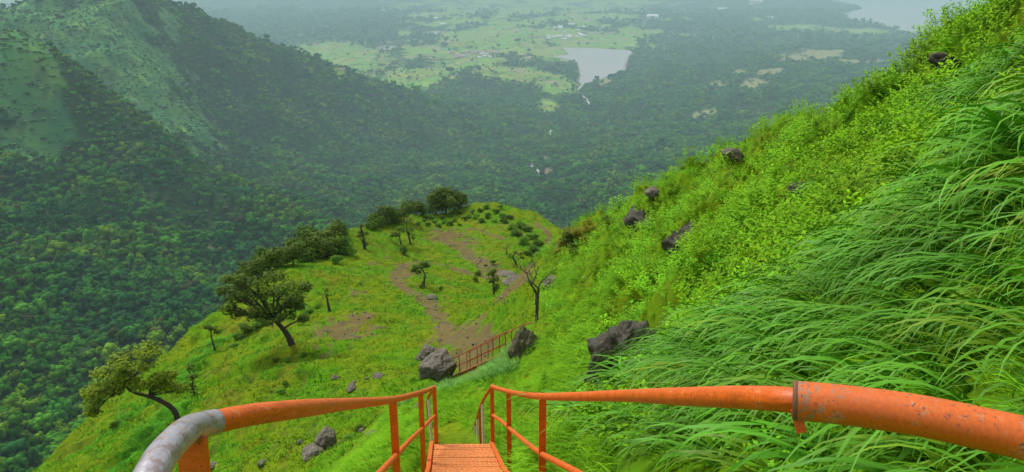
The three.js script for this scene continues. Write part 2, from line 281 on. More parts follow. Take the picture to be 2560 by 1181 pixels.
top(new THREE.Mesh(grid(
  steps([[-260], [-120, 14], [-60, 5], [-36, 1.2], [-30, 0.4], [12, 0.22], [22, 0.8], [60, 4], [200, 16]]),
  steps([[-60], [-12, 6], [0, 1], [14, 0.2], [40, 0.28], [120, 0.5], [140, 1.4], [200, 6], [380, 16]]),
  hillCache, (x, f) => [(x - HX0) / (HX1 - HX0), (f - HF0) / (HF1 - HF0)]), hillMat), 'hillside', 'steep grassy hillside running down to the green knoll', 'hillside', null, 'structure');

const VX0 = -3000, VX1 = 5200, VF0 = 200, VF1 = 13200;
const cellR = (i, j) => { const s = Math.sin(i * 127.1 + j * 311.7) * 43758.5453; return s - Math.floor(s); };
const valleyMap = dataMap(1536, 1536, (u, v, c) => {
  const x = lerp(VX0, VX1, u), f = lerp(VF0, VF1, v), [o, kind] = openness(x, f), g = n2(x / 13, f / 17), b = n2b(x / 62, f / 78);
  c[0] = 0.022 + 0.006 * g; c[1] = 0.052 + 0.012 * g; c[2] = 0.014;
  const k = sm(o, 0.05, 0.25);
  if (k > 0) {
    if (kind === 2) { mixInto(c, 0.075 + 0.05 * b, 0.20 + 0.06 * b, 0.05, k); mixInto(c, 0.035, 0.06, 0.045, 0.7 * k * sm(n2(x / 80, f / 30) + 0.6 * g + 0.3 * b, 0.25, 0.7)); }
    else if (kind === 1) { mixInto(c, 0.19 + 0.04 * b, 0.20 + 0.03 * b, 0.07, k); mixInto(c, 0.26, 0.20, 0.14, 0.6 * k * sm(b + 0.4 * g, 0.3, 0.7)); }
    else if (kind === 3) mixInto(c, 0.17 + 0.03 * g, 0.12, 0.085, k);
    else {
      const wx = x + 50 * n2(x / 170, f / 170), wf = f + 50 * n2b(x / 170, f / 170), i = Math.floor(wx / 78), j = Math.floor(wf / 110), r = cellR(i, j), e = Math.min(wx / 78 - i, 1 - wx / 78 + i, wf / 110 - j, 1 - wf / 110 + j);
      mixInto(c, lerp(0.11, 0.24, r), lerp(0.24, 0.31, cellR(j, i)), lerp(0.02, 0.05, r), k);
      if (r > 0.9) mixInto(c, 0.26, 0.22, 0.16, 0.7 * k);
      if (e < 0.06) mixInto(c, 0.04, 0.08, 0.025, 0.7 * k);
      const t = 1 + 0.12 * g; c[0] *= t; c[1] *= t;
    }
  }
  if (f > 1600 && f < 4300 && x > -400 && x < 800 && streamOpen(f)) { const d = riverDistance(x, f) + 5 * g; mixInto(c, 0.2, 0.17, 0.14, 1 - sm(d, 5, 12)); }
  if (f > 3700) { const d = lakeDistance(x, f); if (d < 34) mixInto(c, 0.2, 0.17, 0.13, 1 - sm(d + 10 * n2(x / 80, f / 80), 4, 20)); }
});
top(new THREE.Mesh(grid(
  steps([[-18000], [-8000, 1200], [-3600, 180], [-1800, 40], [-900, 14], [1500, 14], [5200, 44], [10000, 300], [20000, 1400]]),
  steps([[-3000], [0, 250], [150, 30], [1500, 9], [3400, 14], [5800, 24], [10400, 50], [16000, 320], [28000, 1600]]),
  valleyCache, (x, f) => [(x - VX0) / (VX1 - VX0), (f - VF0) / (VF1 - VF0)]), new THREE.MeshPhysicalMaterial({ map: valleyMap, roughness: 0.95, specularIntensity: 0.15 })), 'valley_terrain', 'wide green valley with fields and a grassy mountain', 'terrain', null, 'structure');

// water
const waterMat = new THREE.MeshPhysicalMaterial({ color: rgb(0.30, 0.28, 0.25), roughness: 0.18, specularIntensity: 1, bumpMap: dataMap(256, 256, (u, v, c) => { c[0] = c[1] = c[2] = 0.5 + 0.25 * n2(u * 40, v * 40) + 0.2 * n2b(u * 90, v * 90); }, false), bumpScale: 0.05 });
function waterSheet(line, y) {
  const s = new THREE.Shape(line.map(([x, f]) => new THREE.Vector2(x, f))), g = new THREE.ShapeGeometry(s).rotateX(-Math.PI / 2);
  const uv = g.attributes.uv; for (let i = 0; i < uv.count; i++) uv.setXY(i, uv.getX(i) / 60, uv.getY(i) / 60);
  return g.translate(0, y, 0);
}
const grown = (l, by) => { const cx = l.reduce((s, p) => s + p[0], 0) / l.length, cf = l.reduce((s, p) => s + p[1], 0) / l.length; return l.map(([x, f]) => { const d = Math.hypot(x - cx, f - cf); return [cx + ((x - cx) * (d + by)) / d, cf + ((f - cf) * (d + by)) / d]; }); };
[['lake', 'pale brown reservoir at the head of the forest stream', 'lake'], ['lake', 'broad silvery lake fading into haze behind the grass slope', 'lake'], ['pond', 'narrow pale pond among far fields beside wooded ridge', 'pond'], ['pond', 'small pale pond in hazy far fields', 'pond']]
  .forEach(([n, l, c], i) => top(new THREE.Mesh(waterSheet(grown(lakes[i], 26), LAKE_Y), waterMat), n, l, c, null, 'structure'));
{
  const g = []; const c = new THREE.CatmullRomCurve3(river.map(([x, f]) => V(x, 0, -f))), N = 160, r = rng(5), p = [], idx = [];
  for (let i = 0; i <= N; i++) { const q = c.getPoint(i / N), t = c.getTangent(i / N), w = 2.3 + 1.6 * n2(i * 0.21, 3) + (i > 130 ? 1.5 : 0); const sx = -t.z * w, sz = t.x * w, y = Math.max(valleyCache(q.x, -q.z), LAKE_Y - 1) + 2.2; p.push(q.x - sx, y, q.z - sz, q.x + sx, y, q.z + sz); const t0 = i / N; if (i && !((t0 > 0.29 && t0 < 0.46) || (t0 > 0.61 && t0 < 0.785))) { const k = i * 2; idx.push(k - 2, k - 1, k + 1, k - 2, k + 1, k); } }
  const b = new THREE.BufferGeometry(); b.setAttribute('position', new THREE.Float32BufferAttribute(p, 3)); b.setAttribute('uv', new THREE.Float32BufferAttribute(p.filter((_, i) => i % 3 < 2).map((v) => v / 30), 2)); b.setIndex(idx); b.computeVertexNormals();
  top(new THREE.Mesh(b, std(rgb(0.42, 0.41, 0.4), 0.5)), 'stream', 'foaming pale stream winding through the forest to the reservoir', 'stream', null, 'structure');
}
// ---------------------------------------------------------------- the orange steel stair
const paintMap = (seed, base, worn, wornAt, rust, rustAt) => { const m = createNoise2D(rng(seed)); const t = dataMap(512, 512, (u, v, c) => {
  const a = m(u * 9, v * 9), b = m(u * 31 + 7, v * 31), d = m(u * 90, v * 90 + 5), e = m(u * 4 + 20, v * 4);
  const k = 1 + 0.08 * b + 0.07 * d + 0.10 * m(u * 2.2, v * 40 + 3) + 0.1 * e; c[0] = base[0] * k; c[1] = base[1] * k; c[2] = base[2] * k;
  mixInto(c, ...worn, 0.75 * sm(0.6 * a + 0.35 * b + 0.2 * d + 0.2 * e, wornAt, wornAt + 0.3));
  mixInto(c, ...rust, 0.9 * sm(0.5 * m(u * 14 + 50, v * 14) + 0.4 * b + 0.3 * d, rustAt, rustAt + 0.16));
  mixInto(c, ...rust, 0.55 * sm(m(u * 5 + 3, v * 60) + 0.5 * d, 0.85, 1.15));
}); t.wrapS = t.wrapT = THREE.RepeatWrapping; return t; };
const reliefMap = (() => { const t = dataMap(256, 256, (u, v, c) => { c[0] = c[1] = c[2] = 0.5 + 0.3 * n2(u * 24, v * 24) + 0.2 * n2b(u * 60, v * 60); }, false); t.wrapS = t.wrapT = THREE.RepeatWrapping; return t; })();
const ORANGE = [0.60, 0.105, 0.002], BROWN = [0.09, 0.035, 0.02];
const railPaint = new THREE.MeshStandardMaterial({ map: paintMap(31, ORANGE, [0.62, 0.25, 0.09], 0.45, BROWN, 0.5), roughness: 0.52, bumpMap: reliefMap, bumpScale: 0.0012 });
const sleevePaint = new THREE.MeshStandardMaterial({ map: dataMap(1024, 256, (u, v, c) => {   // weathered paint: tan dirt and bare spots gather by the joint
  const a = n2(u * 14, v * 5), b = n2b(u * 44, v * 14), d = n2(u * 120, v * 34), e = n2b(u * 5 + 8, v * 2), k = 1 + 0.1 * b + 0.08 * d + 0.08 * e, joint = Math.exp(-u * 13);
  c[0] = 0.56 * k; c[1] = 0.105 * k; c[2] = 0.004 * k;
  mixInto(c, 0.50, 0.24, 0.11, 0.7 * sm(0.6 * a + 0.35 * b + 0.2 * d + 0.35 * e + 0.5 * joint, 0.4, 0.85));
  mixInto(c, 0.20, 0.13, 0.085, 0.8 * sm(0.5 * b + 0.4 * d + 0.5 * a + 1.0 * joint, 0.5, 0.95));
  mixInto(c, 0.07, 0.05, 0.045, 0.85 * sm(0.6 * n2(u * 26 + 3, v * 12) + 0.45 * d + 0.25 * e, 0.55, 0.75));
}), roughness: 0.48 });
const postPaint = new THREE.MeshStandardMaterial({ map: paintMap(33, ORANGE, [0.55, 0.12, 0.01], 0.4, BROWN, 0.5), roughness: 0.5, bumpMap: reliefMap, bumpScale: 0.0012 });
const rustPaint = new THREE.MeshStandardMaterial({ map: paintMap(37, [0.36, 0.085, 0.02], [0.22, 0.07, 0.03], 0.2, [0.07, 0.03, 0.02], 0.35), roughness: 0.75 });
const bareSteel = new THREE.MeshStandardMaterial({ map: paintMap(34, [0.33, 0.32, 0.36], [0.24, 0.16, 0.13], 0.12, [0.62, 0.24, 0.03], 0.62), roughness: 0.42, metalness: 0.35, bumpMap: reliefMap, bumpScale: 0.0015 });
const rimRust = new THREE.MeshStandardMaterial({ map: paintMap(36, [0.16, 0.06, 0.03], [0.3, 0.12, 0.04], 0.3, [0.05, 0.03, 0.025], 0.4), roughness: 0.8 });
const whitePaint = new THREE.MeshStandardMaterial({ map: paintMap(35, [0.74, 0.62, 0.56], [0.5, 0.36, 0.3], 0.3, [0.28, 0.08, 0.03], 0.34), roughness: 0.6 });
const treadPaint = [41, 42, 43, 44].map((s) => new THREE.MeshStandardMaterial({ map: paintMap(s, [0.72, 0.22, 0.035], [0.45, 0.11, 0.035], 0.1, [0.09, 0.022, 0.02], 0.22), roughness: 0.7, bumpMap: reliefMap, bumpScale: 0.002 }));
const tubeAlong = (points, radius, segments = 48, radial = 16) => {
  const c = new THREE.CatmullRomCurve3(points, false, 'centripetal'), g = new THREE.TubeGeometry(c, segments, radius, radial, false), l = c.getLength(), uv = g.attributes.uv;
  for (let i = 0; i < uv.count; i++) uv.setXY(i, uv.getX(i) * l / 0.6, uv.getY(i) * radius * 10.5);
  return g;
};
const cap = (p, dir, r) => { const g = new THREE.CircleGeometry(r, 16); g.lookAt(dir); return g.translate(p.x, p.y, p.z); };
function pipe(a, b, r, radial = 12) { const d = b.clone().sub(a), l = d.length(), g = new THREE.CylinderGeometry(r, r, l, radial); const uv = g.attributes.uv; for (let i = 0; i < uv.count; i++) uv.setXY(i, uv.getX(i) * 0.4, uv.getY(i) * l / 0.6); g.applyQuaternion(new THREE.Quaternion().setFromUnitVectors(V(0, 1, 0), d.normalize())); const m = a.clone().add(b).multiplyScalar(0.5); return g.translate(m.x, m.y, m.z); }
function bar(a, b, w, t) { const d = b.clone().sub(a), l = d.length(), g = new THREE.BoxGeometry(w, l, t); const uv = g.attributes.uv; for (let i = 0; i < uv.count; i++) uv.setXY(i, uv.getX(i) * 0.15, uv.getY(i) * l / 0.6); g.applyQuaternion(new THREE.Quaternion().setFromUnitVectors(V(0, 1, 0), d.normalize())); const m = a.clone().add(b).multiplyScalar(0.5); return g.translate(m.x, m.y, m.z); }
const stairFloor = (f) => f < 6.28 ? -1.06 - 0.643 * f : -5.1 - 0.564 * (f - 6.28);
const stairMid = (f) => -0.478 - 0.106 * (f - 6.28), stairHalf = (f) => 0.365 + 0.02 * Math.max(0, 6 - f);
{
  const stair = new THREE.Group(), base = V(stairMid(8), stairFloor(8), -8); stair.position.copy(base);
  const add = (name, g, m) => part(stair, name, g.translate(-base.x, -base.y, -base.z), m);
  const left = [[512, 1062, 1.56], [600, 1042, 1.68], [723, 1026, 1.95], [880, 1010, 3.3], [982, 1000, 5.3], [1035, 987, 7.2], [1070, 976, 8.7], [1085, 969, 9.33]].map((p) => at(...p));
  const right = [[2160, 1020, 1.40], [2060, 1008, 1.435], [1985, 1001, 1.46], [1880, 995, 1.6], [1700, 992, 2.1], [1560, 990, 3.15], [1440, 992, 4.2], [1355, 992, 5.3], [1290, 984, 7.2], [1250, 974, 8.7], [1230, 967, 9.33]].map((p) => at(...p));
  add('top_rail', tubeAlong(left, 0.026, 90), railPaint);
  add('top_rail', tubeAlong(right, 0.026, 90), railPaint);
  const elbow = [left[0].clone().lerp(left[1], 0.25), left[0], at(470, 1076, 1.46), at(432, 1108, 1.36), at(398, 1150, 1.27), at(372, 1200, 1.2), at(352, 1260, 1.15), at(345, 1400, 1.12)];
  tag(add('rail_elbow', tubeAlong(elbow, 0.0285, 60, 20), bareSteel), 'bare grey pipe elbow with orange paint flecks');
  const sleeve = [at(1990, 1002, 1.45), at(2100, 1012, 1.42), at(2300, 1040, 1.36), at(2480, 1078, 1.31), at(2640, 1114, 1.27), at(2800, 1150, 1.23)];
  const sleeveShape = tubeAlong(sleeve, 0.0385, 60, 24); { const l = new THREE.CatmullRomCurve3(sleeve, false, 'centripetal').getLength(), uv = sleeveShape.attributes.uv; for (let i = 0; i < uv.count; i++) uv.setXY(i, uv.getX(i) * 0.6 / l, uv.getY(i) / (0.0385 * 10.5)); }
  const sleevePart = tag(add('pipe_sleeve', sleeveShape, sleevePaint), 'thicker weathered pipe slipped over the rail');
  { const g = new THREE.TorusGeometry(0.0345, 0.0056, 10, 28); g.lookAt(sleeve[1].clone().sub(sleeve[0])); part(sleevePart, 'rim', g.translate(sleeve[0].x - base.x, sleeve[0].y - base.y, sleeve[0].z - base.z), rimRust); }
  const post = (top_, foot, w, m = postPaint) => add('post', bar(V(top_.x, top_.y - 0.015, top_.z), foot, w, w * 0.8), m);
  const foot = (p, drop, inward) => V(p.x + inward, p.y - drop, p.z);
  const railAt = (list, f) => { const c = new THREE.CatmullRomCurve3(list, false, 'centripetal'); let best = null; for (let i = 0; i <= 400; i++) { const p = c.getPoint(i / 400); if (!best || Math.abs(-p.z - f) < Math.abs(-best.z - f)) best = p; } return best; };
  for (const f of [8.0, 6.75, 4.5]) { const l = railAt(left, f), r = railAt(right, f); const fl = V(f > 7 ? l.x : l.x - 0.01, stairFloor(f) - 0.12, l.z), fr = V(f > 7 ? r.x : r.x + 0.01, stairFloor(f) - 0.12, r.z); post(l, fl, f > 7 ? 0.05 : 0.052); post(r, fr, f > 7 ? 0.05 : 0.052); }
  add('post', bar(at(478, 1092, 1.47), at(466, 1500, 1.47).setY(-1.75), 0.062, 0.014), postPaint);      // flat upright under the elbow
  add('bracket', bar(at(1988, 1020, 1.465), at(2004, 1078, 1.465), 0.026, 0.02), postPaint);
  const mid = (list) => [3.0, 3.7, 4.5, 5.5, 6.75, 7.5, 8.0].map((f) => { const p = railAt(list, f); return V(p.x, lerp(p.y, stairFloor(f), 0.57 - 0.012 * f), p.z); });
  add('middle_rail', tubeAlong(mid(left), 0.021, 40), railPaint); add('middle_rail', tubeAlong(mid(right), 0.021, 40), railPaint);
  for (const s of [-1, 1]) { const pts = [1.2, 3, 4.6, 6.28, 8.03].map((f) => V(stairMid(f) + s * (stairHalf(f) + 0.03), stairFloor(f) - 0.02, -f)); const g = []; for (let i = 1; i < pts.length; i++) g.push(bar(pts[i - 1], pts[i], 0.045, 0.14)); add('stringer', mergeGeometries(g), postPaint); }
  for (const f of [4.5, 6.75]) for (const s of [-1, 1]) { const p = railAt(s < 0 ? left : right, f), a = V(stairMid(f) + s * stairHalf(f), stairFloor(f) - 0.07, -f); add('bracket', bar(a, V(p.x, stairFloor(f) - 0.07, -f), 0.03, 0.03), postPaint); }
  const plank = new THREE.BoxGeometry(1, 0.022, 0.106), uv = plank.attributes.uv; for (let i = 0; i < uv.count; i++) uv.setXY(i, uv.getX(i) * 1.1, uv.getY(i) * 0.2);
  const r = rng(71);
  const maps = treadPaint.flatMap((m) => [m, ...[0.31, 0.67].map((o) => { const k = m.clone(); k.map = m.map.clone(); k.map.offset.set(o, o * 1.7); k.map.needsUpdate = true; return k; })]);
  for (let f = 2.2, i = 0; f < 8.0; f += 0.139, i++) { const t = part(stair, 'tread', plank, maps[Math.floor(r() * maps.length)]); t.scale.x = stairHalf(f) * 2; t.position.set(stairMid(f) - base.x, stairFloor(f) + 0.015 + 0.004 * (r() - 0.5) - base.y, -f - base.z); t.rotation.set(0.05 * (r() - 0.5) - 0.46, 0, 0.012 * (r() - 0.5)); }
  top(stair, 'steel_stair', 'orange painted steel stair with pipe handrails and worn slatted treads descending the hill', 'stair');
}
{ // the next flight, below the end of the first
  const flight = new THREE.Group(), a = V(-0.65, -6.25, -8.1), b = V(-1.25, -9.35, -11.4); flight.position.copy(b);
  const add = (name, g, m) => part(flight, name, g.translate(-b.x, -b.y, -b.z), m), dir = b.clone().sub(a);
  const railA = at(1228, 970, 9.4), railB = at(1208, 1001, 10.1), railC = at(1177, 1092, 13.2);
  add('top_rail', tubeAlong([railA, railB, railB.clone().lerp(railC, 0.5), railC], 0.022, 40, 10), postPaint);
  for (let i = 0; i < 6; i++) { const p = railB.clone().lerp(railC, 0.06 + i * 0.185); add('baluster', pipe(p, V(p.x + 0.01, p.y - 0.92, p.z), 0.019, 8), i === 1 || i === 4 ? postPaint : whitePaint); }
  const l0 = at(1070, 996, 10.2), l1 = V(l0.x - 0.4, l0.y - 3.0, l0.z - 3.2);
  add('top_rail', tubeAlong([at(1084, 973, 9.5), l0, l1], 0.022, 30, 10), postPaint);
  for (let i = 0; i < 6; i++) { const p = l0.clone().lerp(l1, i * 0.19); add('baluster', pipe(p, V(p.x + 0.03, p.y - 0.9, p.z), 0.019, 8), whitePaint); }
  for (const s of [-1, 1]) add('stringer', bar(V(a.x + s * 0.36, a.y, a.z), V(b.x + s * 0.36, b.y, b.z), 0.04, 0.12), postPaint);
  const plank = new THREE.BoxGeometry(0.68, 0.028, 0.2);
  for (let i = 0; i < 15; i++) { const t = part(flight, 'tread', plank, treadPaint[i % 4]); t.position.copy(a).addScaledVector(dir, (i + 0.5) / 15).sub(b); }
  top(flight, 'stair_flight', 'steep lower stair flight with rusty white balusters below the orange stair', 'stair');
}
{ // the stair far below, running down to the knoll
  const stair = new THREE.Group(), A = at(1287, 874, 29.4), B = at(1146, 938, 33.2), dir = B.clone().sub(A), side = V(dir.z, 0, -dir.x).normalize().multiplyScalar(0.5); stair.position.copy(B);
  const add = (name, g, m) => part(stair, name, g.translate(-B.x, -B.y, -B.z), m);
  for (const s of [-1, 1]) {
    const a = A.clone().addScaledVector(side, s), b = B.clone().addScaledVector(side, s), up = V(0, 0.95, 0);
    add('stringer', bar(a, b, 0.05, 0.16), rustPaint);
    add('top_rail', tubeAlong([a.clone().add(up).addScaledVector(dir, -0.12).add(V(0, -0.1, 0)), a.clone().add(up), a.clone().lerp(b, 0.5).add(up), b.clone().add(up)], 0.022, 24, 8), rustPaint);
    add('middle_rail', pipe(a.clone().addScaledVector(up, 0.5), b.clone().addScaledVector(up, 0.5), 0.017, 8), rustPaint);
    for (let i = 0; i < 6; i++) { const p = a.clone().lerp(b, i / 5); add('post', bar(p, p.clone().add(up), 0.035, 0.035), rustPaint); }
  }
  const plank = new THREE.BoxGeometry(0.22, 0.03, 0.96), turn = Math.atan2(-dir.z, dir.x);
  for (let i = 0; i < 18; i++) { const t = part(stair, 'tread', plank, treadPaint[i % 4]); t.position.copy(dir).multiplyScalar((i + 0.5) / 18 - 1); t.rotation.y = turn; }
  top(stair, 'steel_stair', 'rusty orange stair with railings running down to the muddy path beside the boulders', 'stair');
}

// ---------------------------------------------------------------- rocks
function rockGeometry(seed, sx, sy, sz, detail = 5, rough = 0.08) {
  const r = rng(seed), planes = []; for (let i = 0; i < 26; i++) { const v = V(r() * 2 - 1, r() * 2 - 1, r() * 2 - 1).normalize(); planes.push([v, 0.68 + 0.32 * r()]); }
  let g = new THREE.IcosahedronGeometry(1, detail * 3); g.deleteAttribute('uv'); g.deleteAttribute('normal'); g = mergeVertices(g, 1e-4);
  const p = g.attributes.position, c = new Float32Array(p.count * 3), v = V(0, 0, 0), o = seed * 3.7;
  for (let i = 0; i < p.count; i++) {
    v.fromBufferAttribute(p, i).normalize(); let d = 1.15;
    for (const [n, k] of planes) { const q = n.dot(v); if (q > 0.05) d = Math.min(d, k / q); }
    d += rough * (0.8 * n3(v.x * 2 + o, v.y * 2, v.z * 2) + 0.7 * (0.5 - Math.abs(n3(v.x * 4 + o, v.y * 7, v.z * 4))) + 0.5 * (0.5 - Math.abs(n3(v.x * 9 + o, v.y * 13, v.z * 9))) + 0.3 * n3(v.x * 22 + o, v.y * 22, v.z * 22));
    p.setXYZ(i, v.x * d * sx, v.y * d * sy, v.z * d * sz);
    const a = n3(v.x * 3 + o, v.y * 3 + 4, v.z * 3), b = n3(v.x * 11 + o, v.y * 11, v.z * 11 + 4), e = n3(v.x * 26, v.y * 26 + o, v.z * 26), k = 1 + 0.3 * a + 0.25 * b + 0.2 * e, col = [0.115 * k, 0.098 * k, 0.075 * k];
    mixInto(col, 0.30, 0.26, 0.19, 0.6 * sm(b + 0.7 * e + 0.3 * a, 0.75, 1.15));
    mixInto(col, 0.05, 0.075, 0.015, 0.7 * sm(n3(v.x * 4 + 30 + o, v.y * 4, v.z * 4) + 0.4 * b, 0.5, 0.85));
    c.set(col, i * 3);
  }
  g.setAttribute('color', new THREE.BufferAttribute(c, 3)); g.computeVertexNormals(); return g;
}
const rockMat = new THREE.MeshStandardMaterial({ vertexColors: true, roughness: 0.85 });
const darkRockMat = new THREE.MeshStandardMaterial({ vertexColors: true, roughness: 0.8, color: rgb(0.36, 0.37, 0.30) });
const mossRockMat = new THREE.MeshStandardMaterial({ vertexColors: true, roughness: 0.9, color: rgb(0.62, 0.68, 0.36) });
function rock(px, py, w, h, seed, label, { mat = rockMat, from = 2, sink = 0.18, depthRatio = 0.9, name = 'boulder', turn = 0, tilt = 0, group, z } = {}) {
  const p = z ? at(px, py, z) : onHill(px, py, from); if (!p) return; const depth = -p.z * CP - p.y * SP, s = depth / FOCAL, g = rockGeometry(seed, (w * s) / 2, (h * s) / 2, (w * s * depthRatio) / 2, w * s > 0.8 ? 6 : 3, mat === darkRockMat ? 0.15 : 0.09);
  const m = new THREE.Mesh(g, mat); m.position.set(p.x, p.y + h * s * (0.5 - sink), p.z); m.rotation.set(0, turn, tilt); top(m, name, label, 'rock', group);
  return m;
}
rock(1096, 948, 98, 92, 3, 'big grey boulder with mossy patches beside the lower orange stair', { turn: 0.6, tilt: 0.25, from: 25 });
rock(1071, 896, 54, 46, 9, 'dark flat-topped boulder leaning behind the big mossy one', { turn: 2.2, from: 25 });
rock(1050, 902, 22, 20, 17, 'small stone wedged against the dark flat-topped boulder', { from: 25, name: 'stone' });
rock(818, 1122, 56, 66, 23, 'blocky cracked grey rock standing in the turf of the flank', { from: 20, turn: 1.1 });
rock(783, 1142, 62, 34, 29, 'low brown rock lying below the blocky cracked one', { from: 20 });
for (const [px, py, w, h, sd] of [[945, 944, 34, 16, 41], [878, 978, 32, 22, 42], [838, 948, 22, 16, 43], [918, 950, 14, 10, 44], [1045, 1021, 24, 14, 45], [905, 1080, 18, 14, 46], [930, 1108, 34, 14, 47], [750, 1110, 18, 12, 48], [655, 1165, 26, 20, 49], [530, 1170, 30, 18, 50], [1078, 745, 26, 10, 51], [1100, 855, 14, 9, 52]]) rock(px, py, w, h, sd, 'small grey stone half sunk in the turf', { name: 'stone', from: 20, sink: 0.3, group: 'stones half sunk in the turf', turn: sd });
rock(1284, 748, 56, 30, 61, 'broad pale rock slab beside the little pool on the knoll', { from: 40, name: 'rock_slab', sink: 0.25, turn: 0.4 });
rock(1270, 690, 50, 16, 62, 'bare flat rock at the end of the muddy path', { from: 50, name: 'rock_slab', sink: 0.4 });
rock(1552, 990, 170, 250, 71, 'tall dark wet rock outcrop sticking out of the grass slope', { mat: darkRockMat, name: 'rock_outcrop', depthRatio: 1.2, sink: 0.1, tilt: -0.25, z: 12.6 });
rock(1625, 985, 120, 150, 75, 'dark rock shoulder overgrown by herbs behind the tall outcrop', { mat: darkRockMat, name: 'rock_outcrop', depthRatio: 1, sink: 0.1, z: 12 });
rock(1492, 1000, 60, 150, 77, 'narrow brown rock face at the foot of the tall outcrop', { mat: darkRockMat, name: 'rock_outcrop', depthRatio: 1, sink: 0.1, z: 12.2 });
rock(1318, 930, 84, 150, 72, 'upright mossy rock face next to the top of the lower stair', { mat: mossRockMat, name: 'rock_outcrop', sink: 0.15, from: 16, z: 24 });
rock(1712, 590, 80, 110, 73, 'dark sloping rock below the brow of the grass slope', { mat: darkRockMat, name: 'rock_outcrop', sink: 0.72, tilt: -0.8, depthRatio: 1.6 });
rock(1622, 560, 110, 100, 74, 'brown mossy crag on the brow of the grass slope', { mat: darkRockMat, name: 'crag', sink: 0.78, tilt: -0.6, depthRatio: 1.5 });
rock(1632, 495, 44, 34, 81, 'bare stone perched on the brow above the crag', { name: 'stone', sink: 0.3 });
rock(1830, 405, 60, 40, 82, 'mossy brown rock breaking through the brow grass', { sink: 0.4, tilt: -0.4 });
rock(2362, 182, 84, 50, 83, 'dark rounded boulder under the steep grassy shoulder', { mat: darkRockMat, sink: 0.25, tilt: -0.5 });
rock(2232, 256, 40, 24, 84, 'little dark rock on the skyline of the slope', { mat: darkRockMat, sink: 0.3 });
rock(2350, 480, 60, 40, 85, 'grey wet stone among long grass on the slope', { mat: darkRockMat, sink: 0.3, name: 'stone' });
rock(2010, 490, 70, 40, 86, 'dark stone in a hollow of the herb slope', { mat: darkRockMat, sink: 0.35, name: 'stone' });
rock(1380, 725, 50, 46, 87, 'brown stone under the tall herbs beside the bare tree', { sink: 0.3, name: 'stone', from: 16 });
{ const m = new THREE.Mesh(new THREE.CircleGeometry(1.2, 28).rotateX(-Math.PI / 2), waterMat); m.position.set(POOL.x, poolY - 0.02, POOL.z); top(m, 'pool', 'small pool of water beside the pale rock slab', 'pool', null, 'structure'); }

{
  const r = rng(640), shapes = [0, 1].map((k) => { const g = rockGeometry(650 + k, 0.5, 0.32, 0.45, 1, 0.1); return g; }), spots = [];
  while (spots.length < 1400) { const x = -22 + 30 * r(), f = 28 + 85 * r(); if (dirtAt(x, f) > 0.25 + 0.6 * r() || (r() < 0.012 && outside(x, f) < -1)) spots.push([x, f]); }
  shapes.forEach((g, k) => { const list = spots.filter((_, i) => i % 2 === k), m = new THREE.InstancedMesh(g, rockMat, list.length), o = new THREE.Object3D(); list.forEach(([x, f], i) => { o.position.set(x, hillCache(x, f) + 0.01, -f); o.rotation.set(r() * 0.4, r() * 6.28, r() * 0.4); o.scale.setScalar(0.06 + 0.22 * Math.pow(r(), 3)); o.updateMatrix(); m.setMatrixAt(i, o.matrix); }); top(m, 'path_pebbles', k ? 'flat pebbles strewn over the worn path of the knoll' : 'angular pebbles strewn over the worn path of the knoll', 'pebbles', 'pebbles of the path', 'stuff'); });
}

// ---------------------------------------------------------------- grass and herbs
const leafMat = (c, through = 0.35, rough = 0.75, shine = 0.15) => new THREE.MeshPhysicalMaterial({ color: c, roughness: rough, transmission: through, thickness: 0, specularIntensity: shine, side: THREE.DoubleSide });
function ribbons(list) {                          // list of arrays of [point, half-width vector]
  const p = [], n = [], idx = [];
  for (const b of list) {
    const k0 = p.length / 3;
    b.forEach(([q, w], i) => {
      const t = (b[Math.min(i + 1, b.length - 1)][0]).clone().sub(b[Math.max(i - 1, 0)][0]), m = V(0, 0, 0).crossVectors(w.lengthSq() > 1e-12 ? w : b[0][1], t).normalize();
      p.push(q.x - w.x, q.y - w.y, q.z - w.z, q.x + w.x, q.y + w.y, q.z + w.z); n.push(m.x, m.y, m.z, m.x, m.y, m.z);
      if (i) { const k = k0 + i * 2; idx.push(k - 2, k - 1, k + 1, k - 2, k + 1, k); }
    });
  }
  const g = new THREE.BufferGeometry(); g.setAttribute('position', new THREE.Float32BufferAttribute(p, 3)); g.setAttribute('normal', new THREE.Float32BufferAttribute(n, 3)); g.setIndex(idx); return g;
}
function tuft(seed, { blades = 16, len = [0.4, 0.7], width = 0.005, spread = 0.08, wind = 0.8, start = [1.0, 1.45], droop = [0.6, 1.9], seg = 6, azimuth = Math.PI }) {
  const r = rng(seed), out = [];
  for (let i = 0; i < blades; i++) {
    const a = azimuth + (1 - wind) * (r() - 0.5) * Math.PI * 2 + (r() - 0.5) * 0.7, L = lerp(len[0], len[1], r()), d = r() * spread, t0 = r() * 6.28, roll = (r() - 0.5) * 1.6, w0 = width * (0.7 + 0.6 * r());
    let e = lerp(start[0], start[1], r()); let q = V(Math.cos(t0) * d, -0.03, Math.sin(t0) * d); const fall = lerp(droop[0], droop[1], r()), b = [], across = V(-Math.sin(a), 0, Math.cos(a));
    for (let s = 0; s <= seg; s++) {
      const k = s / seg, w = w0 * (k < 0.25 ? 0.6 + 1.6 * k : Math.pow(1 - (k - 0.25) / 0.75, 0.8)), up = V(Math.cos(a) * -Math.sin(e), Math.cos(e), Math.sin(a) * -Math.sin(e));
      b.push([q.clone(), across.clone().multiplyScalar(Math.cos(roll)).addScaledVector(up, Math.sin(roll)).multiplyScalar(w)]);
      q = q.clone().add(V(Math.cos(a) * Math.cos(e), Math.sin(e), Math.sin(a) * Math.cos(e)).multiplyScalar(L / seg)); e -= (fall * (0.5 + k)) / seg * 1.5;
    }
    out.push(b);
  }
  return ribbons(out);
}
